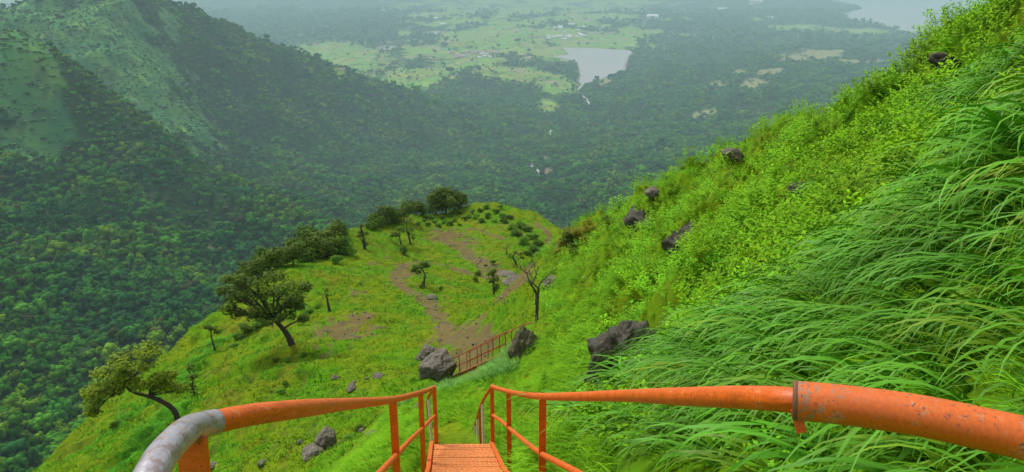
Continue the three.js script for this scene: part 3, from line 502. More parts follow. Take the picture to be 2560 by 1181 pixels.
function herb(seed, { stems = 7, height = 0.28, leaves = 8, leaf = 0.05, width = 0.4, spread = 0.1 }) {
  const r = rng(seed), out = [];
  for (let i = 0; i < stems; i++) {
    const t = r() * 6.28, d = spread * Math.sqrt(r()), lean = 0.55 * r(), base = V(Math.cos(t) * d, -0.02, Math.sin(t) * d), dir = V(Math.cos(t) * lean, 1, Math.sin(t) * lean).normalize(), H = height * (0.6 + 0.55 * r());
    for (let j = 0; j < leaves; j++) {
      const k = 0.3 + 0.7 * ((j + r()) / leaves), p = base.clone().addScaledVector(dir, H * k), a = j * 2.4 + r(), e = 0.75 - 0.9 * (1 - k) + 0.5 * (r() - 0.5), l = leaf * (0.7 + 0.6 * r());
      const o = V(Math.cos(a) * Math.cos(e), Math.sin(e), Math.sin(a) * Math.cos(e)), side = V(-Math.sin(a), 0, Math.cos(a)).addScaledVector(V(0, 1, 0), 0.4 * (r() - 0.5)).multiplyScalar(l * width * 0.5);
      out.push([[p, side.clone().multiplyScalar(0.15)], [p.clone().addScaledVector(o, l * 0.45), side], [p.clone().addScaledVector(o, l).add(V(0, -0.2 * l, 0)), side.clone().multiplyScalar(0.05)]]);
    }
  }
  return ribbons(out);
}
const Q = new THREE.Quaternion(), M = new THREE.Matrix4();
class Scatter {                                    // many copies of a few alike geometries, one InstancedMesh each
  constructor(name, label, category, geometries, material) { Object.assign(this, { name, label, category, geometries, material, lists: geometries.map(() => []) }); }
  put(k, pos, quat, scale, color) { this.lists[k % this.lists.length].push([pos, quat, scale, color]); }
  finish() {
    this.geometries.forEach((g, k) => {
      const l = this.lists[k]; if (!l.length) return; const m = new THREE.InstancedMesh(g, this.material, l.length);
      l.forEach(([p, q, s, c], i) => { M.compose(p, q, s.isVector3 ? s : V(s, s, s)); m.setMatrixAt(i, M); m.setColorAt(i, c); });
      top(m, this.name, Array.isArray(this.label) ? this.label[k] : this.label, this.category, this.name.replace(/_/g, ' ') + ' plants', 'stuff');
    });
  }
  get count() { return this.lists.reduce((s, l) => s + l.length, 0); }
}
const upTo = (n, amount) => new THREE.Quaternion().setFromUnitVectors(V(0, 1, 0), V(0, 1, 0).lerp(n, amount).normalize());
const turned = (q, a) => q.multiply(new THREE.Quaternion().setFromAxisAngle(V(0, 1, 0), a));
const inFrame = (x, y, f, margin = 120) => { const [px, py, d] = toScreen(x, y, f); return d > 0.4 && px > -margin && px < 2560 + margin && py > -margin && py < 1181 + margin * 1.6; };

const longGrass = new Scatter('long_grass', 'long arching blades of wet grass hanging down the near slope', 'grass', [1, 2, 3, 4, 5].map((s) => tuft(100 + s, { blades: 12, len: [0.42, 0.85], width: 0.0102, spread: 0.06, wind: 0.92, start: [0.7 + 0.1 * s, 0.95 + 0.1 * s], droop: [1.3, 2.2], seg: 7 })), leafMat(rgb(0.112, 0.335, 0.014), 0.3, 0.5, 0.3));
const softGrass = new Scatter('soft_grass', 'soft knee-high grass combed by wind on the middle slope', 'grass', [1, 2, 3].map((s) => tuft(130 + s, { blades: 26, len: [0.22, 0.44], width: 0.0058, spread: 0.13, wind: 0.7, start: [0.7, 1.4], droop: [0.9, 2.0], seg: 5 })), leafMat(rgb(0.16, 0.38, 0.010), 0));
const herbs = new Scatter('slope_herbs', 'dense lime-green leafy herbs covering the grass slope', 'herbs', [1, 2, 3, 4].map((s) => herb(150 + s, { stems: 9, height: 0.3, leaves: 9, leaf: 0.066, width: 0.42, spread: 0.15 })), leafMat(rgb(0.20, 0.45, 0.006), 0.3));
const broad = new Scatter('broadleaf_herbs', 'broader fresh green weeds mixed into the slope herbs', 'herbs', [1, 2].map((s) => herb(170 + s, { stems: 6, height: 0.36, leaves: 8, leaf: 0.085, width: 0.38, spread: 0.14 })), leafMat(rgb(0.15, 0.42, 0.012), 0));
const turf = new Scatter('turf_grass', 'short bright turf grass of the knoll and flank', 'grass', [1, 2, 3].map((s) => tuft(190 + s, { blades: 24, len: [0.07, 0.17], width: 0.009, spread: 0.24, wind: 0.2, start: [0.3, 1.3], droop: [0.5, 1.6], seg: 3 })), leafMat(rgb(0.132, 0.275, 0.003), 0));
const blueGrass = new Scatter('reed_grass', 'blue-green clumps of reedy grass below the stair spur', 'grass', [1, 2].map((s) => tuft(210 + s, { blades: 24, len: [0.28, 0.5], width: 0.009, spread: 0.14, wind: 0.35, start: [1.0, 1.5], droop: [0.4, 1.3], seg: 5, azimuth: 2.4 })), leafMat(rgb(0.18, 0.40, 0.075), 0));
{
  const r = rng(300), tint = (k) => rgb(k * (0.9 + 0.25 * r()), k * (0.92 + 0.16 * r()), k * (0.8 + 0.4 * r()));
  // slope beside the stair
  for (let f = 0.4; f < 42;) {
    const s = f < 8 ? 0.14 : f < 14 ? 0.15 : 0.16 + 0.0035 * f;
    for (let x = 0.0; x < 13; x += s) {
      const X = x + (r() - 0.5) * s, F = f + (r() - 0.5) * s;
      if (outside(X, F) > 0.6) continue;
      const side = slopeSideAt(X, F), nearStair = Math.abs(X - stairMid(F)) < stairHalf(F) + (F < 8.2 ? 0.62 : 0.1) && F < 8.6;
      if (side < 0.25 || nearStair) continue;
      const y = hillCache(X, F); if (!inFrame(X, y, F, 200)) continue;
      const n = hillNormal(X, F, 0.35), q = upTo(n, 0.55), w = n2(X * 0.5 + 20, F * 0.42), w2 = n2b(X * 1.1, F * 0.9), p = V(X, y, -F);
      const patch = n2(X * 0.35 + 70, F * 0.3), low = X / F > 0.12 && X / F < 0.25 && F > 5.6 && F < 12.4 ? 0.42 : 1;
      const long = F < 6.5 + 0.9 * w - 0.6 * Math.max(0, X - 2.6) || (X > 4.2 && F > 6.5 && F < 9.5 && w > 0.3);
      if (long && X < 1.15 + 0.35 * w && r() < 0.72) { (r() < 0.5 ? broad : herbs).put(Math.floor(r() * 4), p, turned(q, r() * 6.28), (0.75 + 0.5 * r()) * low * (F < 3.4 ? 0.5 : F < 5 ? 0.8 : 1), tint(0.75 + 0.4 * r())); continue; }
      if (long) { if (patch * 0.6 + 0.7 * n2b(X * 2.3, F * 1.9) > 0.42 + 0.3 * r()) { softGrass.put(Math.floor(r() * 3), p, turned(q, (r() - 0.5) * 1.4), 0.55 + 0.4 * r(), tint(0.7 + 0.3 * r())); continue; } if (F < 4 && r() < 0.5) softGrass.put(Math.floor(r() * 3), p, turned(q.clone(), (r() - 0.5) * 1.4), 0.6 + 0.3 * r(), tint(0.7 + 0.3 * r())); longGrass.put(Math.floor(r() * 5), p, turned(q, (r() - 0.5) * 0.9), (0.7 + 0.5 * r() + 0.2 * n2(X * 1.3, F * 1.3)) * (F < 3 ? 0.85 : 1) * low, (() => { const c = tint(0.7 + 0.5 * r() + 0.2 * w2); if (r() < 0.12) c.r *= 1.6; return c; })()); if (r() < 0.16) herbs.put(Math.floor(r() * 4), p, turned(q.clone(), r() * 6), F < 4 ? 0.45 : 0.7, tint(0.9)); continue; }
      const soft = X < 0.085 * F + 1.1 + 0.7 * w && F > 10;
      if (soft ? r() < 0.85 : r() < 0.07 + 0.35 * sm(w2, 0.35, 0.7)) { softGrass.put(Math.floor(r() * 3), p, turned(q, (r() - 0.5) * 1.2), (0.85 + 0.6 * r()) * low, tint(0.85 + 0.2 * w2)); continue; }
      if (w2 + 0.6 * patch + 0.5 * n2(X * 2.2, F * 2) > 0.72) { if (r() < 0.55) softGrass.put(Math.floor(r() * 3), p, turned(q, r() * 6.28), (0.5 + 0.3 * r()) * low, tint(0.7 + 0.3 * r())); continue; }
      const c = tint(0.72 + 0.4 * r() + 0.22 * w2); if (patch > 0.15) { c.r *= 1.05; c.b *= 0.7; }
      if (patch < -0.3 && r() < 0.6) broad.put(Math.floor(r() * 2), p, turned(q, r() * 6.28), (0.7 + 0.5 * r()) * low, c);
      else herbs.put(Math.floor(r() * 4), p, turned(q, r() * 6.28), (0.75 + 0.65 * r()) * (F > 25 ? 1.25 : 1) * low, c);
    }
    f += s;
  }
  // spur left of the stair, down to the reed grass
  for (let f = 2; f < 26;) {
    const s = 0.13 + 0.004 * f;
    for (let x = -6; x < 0.9; x += s) {
      const X = x + (r() - 0.5) * s, F = f + (r() - 0.5) * s;
      if (slopeSideAt(X, F) >= 0.25 || (Math.abs(X - stairMid(F)) < stairHalf(F) + 0.12 && F < 8.4) || X < -4.2 + 0.02 * F) continue;
      if (Math.abs(X + 0.95 + (F - 9.7) * 0.18) < 0.4 && F > 8 && F < 11.6) continue;
      const y = hillCache(X, F); if (!inFrame(X, y, F, 160)) continue;
      const n = hillNormal(X, F), q = upTo(n, 0.5), p = V(X, y, -F), w = n2b(X * 0.9, F * 0.7);
      if (F > 18.8 && X < 0.2 && X > -3.4) blueGrass.put(Math.floor(r() * 2), p, turned(q, (r() - 0.5) * 2.5), 0.7 + 0.5 * r(), tint(0.9 + 0.15 * w));
      else softGrass.put(Math.floor(r() * 3), p, turned(q, (r() - 0.5) * 1.6), 0.5 + 0.4 * r(), tint(1.0 + 0.15 * w));
    }
    f += s;
  }
  // turf of flank and knoll
  for (let f = 16; f < 118;) {
    const s = 0.22 + 0.0036 * f;
    for (let x = -36; x < 10; x += s) {
      const X = x + (r() - 0.5) * s, F = f + (r() - 0.5) * s;
      if (outside(X, F) > 1.5 || slopeSideAt(X, F) > 0.3 || (F < 26 && X > -4.2)) continue;
      const y = hillCache(X, F); if (!inFrame(X, y, F, 100)) continue;
      const d = dirtAt(X, F); if (r() < d * 1.1 || (X < -4 && trackAt(X, F) > 0.5)) continue;
      const lush = n2b(X * 0.33, F * 0.33), w = n2(X * 0.16, F * 0.16), olive = oliveAt(X, F), c = tint(0.72 + 0.35 * r() + 0.25 * lush); if (r() < olive * 0.55) continue; if (w > 0.1) c.r *= 0.75; c.g *= 1 - 0.3 * olive; c.r *= 1 - 0.1 * olive; if (X < -9 && F < 50) { c.r *= 0.78; c.g *= 0.95; }
      if (lush > 0.62 && r() < 0.5) { c.r *= 0.45; c.g *= 0.6; }
      turf.put(Math.floor(r() * 3), V(X, y, -F), turned(upTo(hillNormal(X, F), 0.8), r() * 6.28), (0.7 + 0.8 * r()) * (1 + 0.5 * Math.max(0, lush)) * (1 + F * 0.006), c);
    }
    f += s;
  }
  const gully = baseLine([[445, 1015], [400, 1060], [350, 1120], [300, 1185]]), rimLine = baseLine([[560, 850], [500, 900], [440, 960], [330, 1040], [230, 1120]]);
  for (const [line, n, wide] of [[gully, 900, 1.5], [rimLine, 700, 1.2]]) for (let i = 0; i < n; i++) { const k = r() * (line.length - 1), a = Math.floor(k), X = lerp(line[a][0], line[a + 1][0], k - a) + (r() + r() - 1) * wide, F = lerp(line[a][1], line[a + 1][1], k - a) + (r() + r() - 1) * wide, c = tint(0.75 + 0.4 * r()); if (outside(X, F) > 1) continue; c.r *= 0.7; c.b *= 2; softGrass.put(Math.floor(r() * 3), V(X, hillCache(X, F), -F), turned(upTo(hillNormal(X, F), 0.6), r() * 6.28), 0.7 + 0.7 * r(), c); }
  for (const s of [longGrass, softGrass, herbs, broad, turf, blueGrass]) s.finish();
}
// ---------------------------------------------------------------- trees and shrubs
const barkMat = std(rgb(0.045, 0.036, 0.026), 0.95), paleBarkMat = std(rgb(0.16, 0.13, 0.09), 0.95);
const foliageMat = (c) => new THREE.MeshPhysicalMaterial({ color: c, roughness: 0.8, specularIntensity: 0.25, side: THREE.DoubleSide });
function taperTube(points, r0, r1, radial = 7, seg = 10) {
  const c = new THREE.CatmullRomCurve3(points), g = new THREE.TubeGeometry(c, seg, 1, radial, false), p = g.attributes.position, q = V(0, 0, 0), o = V(0, 0, 0);
  for (let i = 0; i <= seg; i++) { c.getPointAt(i / seg, o); const k = lerp(r0, r1, Math.pow(i / seg, 0.8)) * (1 + 0.08 * Math.sin(i * 2.3)); for (let j = 0; j <= radial; j++) { const n = i * (radial + 1) + j; q.fromBufferAttribute(p, n).sub(o).multiplyScalar(k).add(o); p.setXYZ(n, q.x, q.y, q.z); } }
  g.computeVertexNormals(); return g;
}
// leaf sprays spread through lumpy pads: [x, y, z, rx, ry, rz]
function leafCloud(seed, pads, perPad, size, flat = 0.5) {
  const r = rng(seed), p = [], n = [], idx = [];
  for (const [cx, cy, cz, rx, ry, rz] of pads) {
    const count = Math.round(perPad * (0.8 + 0.4 * r()));
    for (let i = 0; i < count; i++) {
      const d = V(r() * 2 - 1, r() * 2 - 1, r() * 2 - 1); if (d.lengthSq() > 1) { i--; continue; } d.normalize();
      const k = Math.pow(r(), 0.35) * (1 + 0.25 * n3(d.x * 2 + cx, d.y * 2 + cy, d.z * 2)), o = V(cx + d.x * rx * k, cy + d.y * ry * k, cz + d.z * rz * k);
      const nn = V(d.x * (1 - flat) + (r() - 0.5) * 0.9, Math.abs(d.y) * (1 - flat) + flat + (r() - 0.5) * 0.7, d.z * (1 - flat) + (r() - 0.5) * 0.9).normalize(), t = V(r() - 0.5, r() - 0.5, r() - 0.5).cross(nn).normalize(), b = nn.clone().cross(t), s = size * (0.6 + 0.8 * r()), k0 = p.length / 3;
      const sn = nn.clone().lerp(d, 0.4).normalize();
      for (const [u, v] of [[-0.5, 0], [0, -0.32], [0.55, 0], [0, 0.34]]) { p.push(o.x + (t.x * u + b.x * v) * s, o.y + (t.y * u + b.y * v) * s, o.z + (t.z * u + b.z * v) * s); n.push(sn.x, sn.y, sn.z); }
      idx.push(k0, k0 + 1, k0 + 2, k0, k0 + 2, k0 + 3);
    }
  }
  const g = new THREE.BufferGeometry(); g.setAttribute('position', new THREE.Float32BufferAttribute(p, 3)); g.setAttribute('normal', new THREE.Float32BufferAttribute(n, 3)); g.setIndex(idx); return g;
}
// a tree drawn by trunk points and pads in units of one photograph pixel at its distance
function padTree(px, py, { from = 20, trunk, r0 = 6, pads, per = 90, leaf = 9, flat = 0.6, seed, leafColor, bark = barkMat, depth = 1, limbs = true }) {
  const p = onHill(px, py, from), s = (-p.z * CP - p.y * SP) / FOCAL, r = rng(seed), tree = new THREE.Group(); tree.position.copy(p);
  const T = trunk.map(([x, y, z = 0]) => V(x * s, (y * s) / 0.93, z * s)); T.unshift(V(0, -6 * s, 0));
  const wood = [taperTube(T, r0 * s, r0 * 0.4 * s, 8, 18)];
  const P = pads.map(([x, y, rx, ry, z]) => [x * s, (y * s) / 0.93, (z ?? (r() - 0.5) * rx * 2.2 * depth) * s, rx * s, ry * s, rx * s * (0.8 + 0.3 * r())]);
  if (limbs) for (const q of P) {
    const c = V(q[0], q[1] - q[4] * 0.3, q[2]); let best = T[T.length - 1]; for (let i = Math.max(1, T.length - 3); i < T.length; i++) if (T[i].distanceTo(c) < best.distanceTo(c)) best = T[i];
    const m = best.clone().lerp(c, 0.5).add(V((r() - 0.5) * 12 * s, (r() - 0.2) * 9 * s, (r() - 0.5) * 12 * s));
    wood.push(taperTube([best, m, c], r0 * 0.34 * s, r0 * 0.09 * s, 5, 8));
    for (let i = 0; i < 3; i++) { const e = V(c.x + (r() - 0.5) * q[3] * 1.5, c.y + r() * q[4] * 0.8, c.z + (r() - 0.5) * q[5] * 1.5); wood.push(taperTube([m, m.clone().lerp(e, 0.55).add(V(0, -2 * s, 0)), e], r0 * 0.14 * s, r0 * 0.05 * s, 4, 5)); }
  }
  part(tree, 'trunk', mergeGeometries(wood), bark);
  if (leafColor) part(tree, 'crown', leafCloud(seed + 7, P, per, leaf * s, flat), leafColor);
  return tree;
}
const acaciaLeaf = foliageMat(rgb(0.135, 0.20, 0.006)), acaciaDark = foliageMat(rgb(0.068, 0.112, 0.010)), shrubLeaf = foliageMat(rgb(0.06, 0.125, 0.008)), oliveLeaf = foliageMat(rgb(0.075, 0.12, 0.012)), freshLeaf = foliageMat(rgb(0.09, 0.22, 0.015)), yellowLeaf = foliageMat(rgb(0.19, 0.19, 0.012));
top(padTree(446, 1052, { from: 25, seed: 501, r0: 8, leafColor: acaciaLeaf, per: 260, leaf: 7,
  trunk: [[-8, 30, 0], [-30, 52, 2], [-62, 66, 0], [-100, 80, 2], [-112, 92, 0]],
  pads: [[-200, 34, 20, 11], [-190, 62, 26, 13], [-205, 78, 22, 12], [-168, 96, 30, 13], [-150, 74, 26, 12], [-178, 118, 28, 11], [-140, 128, 32, 12], [-120, 108, 28, 12], [-104, 140, 34, 11], [-92, 120, 28, 12], [-70, 104, 26, 12], [-120, 158, 34, 10], [-70, 172, 40, 10], [-40, 180, 34, 9], [-92, 165, 30, 10], [-46, 160, 30, 9], [-24, 120, 26, 12], [-8, 100, 24, 14], [-20, 82, 26, 12], [6, 128, 18, 9], [-44, 92, 22, 12], [10, 78, 20, 12]] }),
  'acacia_tree', 'bright leaning flat-topped tree on the flank behind the grey pipe elbow', 'tree');
top(padTree(730, 862, { from: 30, seed: 502, r0: 10, leafColor: acaciaDark, per: 280, leaf: 6.5,
  trunk: [[-6, 18, 0], [-18, 42, 1], [-32, 58, 0], [-40, 66, 0]],
  pads: [[-150, 92, 24, 13], [-132, 120, 30, 15], [-150, 140, 26, 12], [-100, 148, 34, 15], [-110, 112, 30, 15], [-70, 160, 36, 14], [-60, 130, 34, 15], [-30, 168, 34, 13], [-20, 140, 36, 15], [10, 158, 32, 13], [30, 140, 28, 12], [50, 150, 18, 10], [20, 118, 30, 13], [-20, 104, 36, 15], [-60, 98, 34, 15], [-84, 80, 30, 12], [-40, 78, 32, 12], [0, 88, 30, 12], [26, 100, 22, 10], [-130, 170, 20, 9], [-100, 178, 22, 9], [-128, 80, 22, 11], [34, 66, 14, 8]] }),
  'acacia_tree', 'broad dark flat-topped tree with thick trunk beside the bare soil patch', 'tree');
top(padTree(1058, 718, { from: 40, seed: 503, r0: 3.4, leafColor: acaciaDark, per: 90, leaf: 6, trunk: [[3, 14], [6, 28], [0, 44]], pads: [[-18, 48, 12, 5], [-6, 54, 12, 6], [4, 58, 10, 5], [-24, 38, 9, 4], [-10, 40, 9, 4], [10, 50, 8, 5], [-2, 4, 8, 5]] }), 'small_tree', 'small windswept flat-topped tree standing in the bend of the path', 'tree');
top(padTree(824, 778, { from: 40, seed: 504, r0: 5, leafColor: oliveLeaf, per: 22, leaf: 5, trunk: [[-2, 12], [-3, 26], [-4, 34]], pads: [[-9, 44, 10, 9], [4, 46, 9, 8], [-2, 54, 10, 7]] }), 'stunted_tree', 'stunted stump-like tree with sparse twigs on the turf', 'tree');
top(padTree(538, 880, { from: 35, seed: 505, r0: 3.2, leafColor: oliveLeaf, per: 60, leaf: 6, trunk: [[-2, 20], [-4, 40], [-2, 56]], pads: [[-10, 56, 12, 6], [4, 62, 12, 6], [-6, 72, 12, 6], [14, 52, 9, 5]] }), 'small_tree', 'slender tree on the flank edge between the two flat-topped trees', 'tree');
top(padTree(485, 985, { from: 30, seed: 506, r0: 3, leafColor: oliveLeaf, per: 40, leaf: 7, trunk: [[-2, 20], [4, 40], [-4, 60]], pads: [[-6, 64, 12, 8], [8, 52, 10, 8], [0, 40, 12, 8], [-8, 26, 12, 9], [4, 12, 14, 10]] }), 'small_tree', 'thin dark scrubby tree in the gully by the bright leaning tree', 'tree');
top(padTree(1003, 612, { from: 55, seed: 507, r0: 2.6, leafColor: oliveLeaf, per: 60, leaf: 5, trunk: [[-2, 10], [-4, 22]], pads: [[-16, 30, 11, 6], [-4, 36, 12, 6], [8, 34, 10, 6], [-10, 24, 9, 5], [-22, 22, 7, 4]] }), 'small_tree', 'pale sparse little tree with forked trunk on the knoll', 'tree');
top(padTree(1027, 610, { from: 55, seed: 508, r0: 2.6, leafColor: oliveLeaf, per: 40, leaf: 5, trunk: [[-4, 16], [-8, 34], [-8, 52]], pads: [[-10, 56, 11, 4], [4, 36, 9, 6], [8, 20, 8, 8], [-2, 58, 9, 4], [-4, 26, 8, 7]] }), 'small_tree', 'taller crooked tree next to the pale forked one on the knoll', 'tree');
top(padTree(912, 622, { from: 55, seed: 509, r0: 4.4, leafColor: oliveLeaf, per: 60, leaf: 5, trunk: [[-1, 14], [-3, 30], [-6, 52]], pads: [[-8, 40, 10, 6], [4, 36, 9, 6], [-6, 54, 9, 6], [-2, 24, 10, 8], [-14, 30, 8, 5], [2, 12, 9, 8]] }), 'small_tree', 'ivy-wrapped dark little tree at the knoll edge', 'tree');
top(padTree(1236, 736, { from: 45, seed: 510, r0: 3, leafColor: oliveLeaf, per: 80, leaf: 6, trunk: [[-2, 14], [-3, 30], [-6, 44]], pads: [[-8, 46, 13, 8], [2, 40, 12, 8], [-10, 30, 12, 7], [4, 24, 11, 7], [-2, 56, 9, 6], [2, 12, 9, 7]] }), 'small_tree', 'bushy olive tree between the path and the pale rock slab', 'tree');
top(padTree(1292, 664, { from: 55, seed: 511, r0: 3, leafColor: oliveLeaf, per: 30, leaf: 5, trunk: [[-4, 10], [-10, 20], [-4, 30]], pads: [[-16, 26, 9, 5], [-2, 34, 10, 5], [8, 26, 9, 5], [14, 18, 8, 4]] }), 'small_tree', 'twisted half-bare tree on the bright strip above the stream', 'tree');
top(padTree(1268, 638, { from: 55, seed: 512, r0: 2, leafColor: oliveLeaf, per: 16, leaf: 4, trunk: [[-1, 8], [0, 18]], pads: [[-8, 20, 8, 3], [4, 22, 7, 3]] }), 'small_tree', 'tiny bare sapling above the twisted half-bare tree', 'tree');
// bare tree beside the lower stair
function bareTree(p, h, seed, mat) {
  const r = rng(seed), wood = [], tree = new THREE.Group(); tree.position.copy(p);
  const grow = (a, dir, len, rad, level) => {
    const m = a.clone().addScaledVector(dir, len * 0.5).add(V((r() - 0.5), (r() - 0.3) * 0.4, (r() - 0.5)).multiplyScalar(len * 0.22)), b = a.clone().addScaledVector(dir, len).add(V((r() - 0.5), r() * 0.3, (r() - 0.5)).multiplyScalar(len * 0.25));
    wood.push(taperTube([a, m, b], rad, rad * 0.62, level > 2 ? 4 : 7, 6));
    if (level < 5) for (let i = 0, n = level === 0 ? 0 : 2 + (r() < 0.5); i < n; i++) grow(r() < 0.35 ? m : b, V(dir.x + (r() - 0.5) * 2.1, Math.abs(dir.y) * 0.5 + 0.75 * r() - 0.05, dir.z + (r() - 0.5) * 1.8).normalize(), len * (0.5 + 0.25 * r()), rad * 0.55, level + 1);
    return b;
  };
  const a = grow(V(0, -0.1, 0), V(0.03, 1, 0).normalize(), h * 0.62, 0.075, 0), b = grow(V(-0.04, h * 0.3, 0.05), V(-0.16, 1, 0.05).normalize(), h * 0.33, 0.055, 0);
  for (let i = 0; i < 4; i++) grow(i < 2 ? a : b, V((i % 2 ? 0.7 : -0.6) + (r() - 0.5) * 0.5, 0.75, (r() - 0.5) * 1.2).normalize(), h * 0.17, 0.034, 2);
  part(tree, 'trunk', mergeGeometries(wood), mat); return tree;
}
{ const p = onHill(1342, 806, 15); top(bareTree(p, 2.5, 77, std(rgb(0.06, 0.05, 0.035), 0.95)), 'bare_tree', 'leafless twin-stemmed tree with gnarled twigs above the mossy rock face', 'tree'); }

// shrubs: a few shapes, each copy its own thing
function shrubShape(seed, w, h) { const r = rng(seed), pads = []; for (let i = 0; i < 9; i++) { const a = r() * 6.28, d = w * 0.34 * Math.sqrt(r()); pads.push([Math.cos(a) * d, h * (0.25 + 0.5 * r()), Math.sin(a) * d, w * 0.26, h * 0.24, w * 0.26]); } return { crown: leafCloud(seed + 1, pads, 150, w * 0.085, 0.35), trunk: mergeGeometries([0, 1, 2].map((i) => taperTube([V(0, -0.2, 0), V((r() - 0.5) * w * 0.2, h * 0.3, (r() - 0.5) * w * 0.2), V((r() - 0.5) * w * 0.6, h * 0.65, (r() - 0.5) * w * 0.6)], w * 0.02, w * 0.006, 5, 5))) }; }
const shrubShapes = [601, 602, 603, 604].map((s) => shrubShape(s, 1, s % 2 ? 0.8 : 0.95));
function shrub(px, py, w, k, leaf, name, label, group, from = 30, squash = 1) {
  let p = null; for (let d = 0; d < 40 && !p; d += 2) p = onHill(px, py + d, from); if (!p) return; const s = ((-p.z * CP - p.y * SP) / FOCAL) * w, g = new THREE.Group(), sh = shrubShapes[k % 4];
  part(g, 'trunk', sh.trunk, barkMat); part(g, 'crown', sh.crown, leaf); g.position.copy(p); g.rotation.y = px * 0.7; g.scale.set(s, s * squash, s); top(g, name, label, 'shrub', group);
}
[[640, 690, 60, 0], [670, 676, 70, 1], [700, 668, 66, 2], [730, 662, 72, 3], [760, 652, 70, 0], [790, 648, 76, 1], [820, 640, 70, 2], [846, 634, 60, 3], [700, 640, 60, 1], [745, 628, 64, 0], [790, 616, 66, 2], [830, 602, 60, 3], [605, 715, 46, 2], [858, 590, 40, 1], [650, 660, 70, 3], [690, 630, 70, 0], [735, 610, 66, 2], [625, 690, 60, 1], [660, 645, 56, 2], [770, 590, 60, 3], [810, 630, 66, 1]].forEach(([x, y, w, k], i) => shrub(x, y, w, k, [acaciaDark, shrubLeaf, oliveLeaf][i % 3], 'thicket_shrub', 'olive leafy shrub crowded in the thicket along the knoll edge', 'shrubs of the edge thicket'));
shrub(868, 640, 46, 1, freshLeaf, 'bush', 'fresh green rounded bush standing out before the edge thicket', null);
shrub(845, 660, 34, 2, freshLeaf, 'bush', 'low fresh green bush at the lower end of the rounded one', null);
[[940, 566, 50, 0], [962, 560, 56, 1], [990, 556, 52, 2], [1010, 552, 56, 3], [930, 574, 40, 2], [1040, 530, 46, 1], [1056, 528, 40, 0]].forEach(([x, y, w, k], i) => shrub(x, y, w, k, i % 2 ? acaciaDark : shrubLeaf, 'crest_bush', 'dark bush in the row along the far crest of the knoll', 'bushes along the crest', 50));
[[1090, 526, 58, 1], [1112, 532, 76, 2], [1132, 524, 60, 3], [1148, 518, 44, 0]].forEach(([x, y, w, k], i) => shrub(x, y, w, k, i % 2 ? acaciaDark : oliveLeaf, 'crest_bush', 'tall dark bush of the big clump at the top of the knoll', 'big clump at the top of the knoll', 50, 1.25));
shrub(1010, 636, 24, 1, shrubLeaf, 'bush', 'small round-topped bush below the forked tree', null, 50);
[[1086, 560, 14], [1070, 566, 12], [1098, 568, 15], [1110, 560, 12], [1060, 556, 11], [1125, 566, 16], [1046, 562, 12], [1136, 556, 12], [1080, 550, 10], [1066, 546, 11], [1150, 566, 11], [1160, 552, 14], [1172, 545, 13], [1105, 548, 12], [1120, 542, 13], [1190, 548, 15], [1205, 556, 14], [1220, 545, 16], [1235, 556, 14], [1180, 534, 13], [1200, 530, 14], [1215, 524, 15], [1150, 536, 13], [1240, 534, 16], [1255, 545, 18], [1262, 560, 20], [1275, 550, 18], [1250, 522, 14]].forEach(([x, y, w], i) => shrub(x, y, w * 1.25, i, i % 3 ? shrubLeaf : freshLeaf, 'low_shrub', 'low dark shrub dotted over the far turf of the knoll', 'low shrubs dotted over the far turf', 50, 0.8));
[[1290, 590, 34], [1310, 610, 36], [1300, 570, 30], [1330, 600, 36], [1335, 630, 34], [1350, 650, 36], [1320, 580, 30], [1280, 575, 26], [1345, 615, 30], [1362, 640, 30], [1320, 640, 26]].forEach(([x, y, w], i) => shrub(x, y, w, i, i % 2 ? freshLeaf : shrubLeaf, 'hollow_shrub', 'dark green shrub filling the shaded hollow behind the knoll stream', 'shrubs of the hollow', 50, 0.7));
[[1195, 690, 20], [1190, 705, 16], [1240, 720, 18], [1320, 730, 26], [1330, 715, 30], [1308, 705, 20], [1215, 668, 12], [1232, 662, 16]].forEach(([x, y, w], i) => shrub(x, y, w, i, i % 2 ? shrubLeaf : oliveLeaf, 'stream_bush', 'little dark bush along the path near the pale rock slab', 'bushes along the path', 45));
[[900, 712, 12], [1103, 724, 13], [775, 782, 30], [760, 800, 26], [795, 770, 16], [690, 905, 18], [715, 905, 22], [760, 893, 18], [700, 985, 26], [715, 965, 20], [880, 1120, 40], [905, 1130, 30], [860, 1128, 26], [290, 1070, 30], [310, 1055, 22], [620, 830, 40], [650, 815, 40], [600, 850, 30], [585, 870, 26]].forEach(([x, y, w], i) => shrub(x, y, w, i, i % 2 ? shrubLeaf : freshLeaf, 'turf_weed', 'small leafy weed clump growing in the turf of knoll and flank', 'weed clumps in the turf', 22, 0.7));
[[1410, 620, 50], [1430, 612, 60], [1455, 600, 56], [1478, 592, 54], [1440, 632, 44], [1470, 620, 40], [1500, 585, 46], [1525, 572, 44], [1400, 640, 36], [1418, 598, 44]].forEach(([x, y, w], i) => shrub(x, y, w, i, i % 3 === 1 ? oliveLeaf : yellowLeaf, 'yellow_shrub', 'yellowish flowering shrub on the lower brow of the grass slope', 'yellow shrubs on the brow', 20, 0.8));
{ const p = onHill(190, 1130, 30) ?? at(190, 1130, 60); }

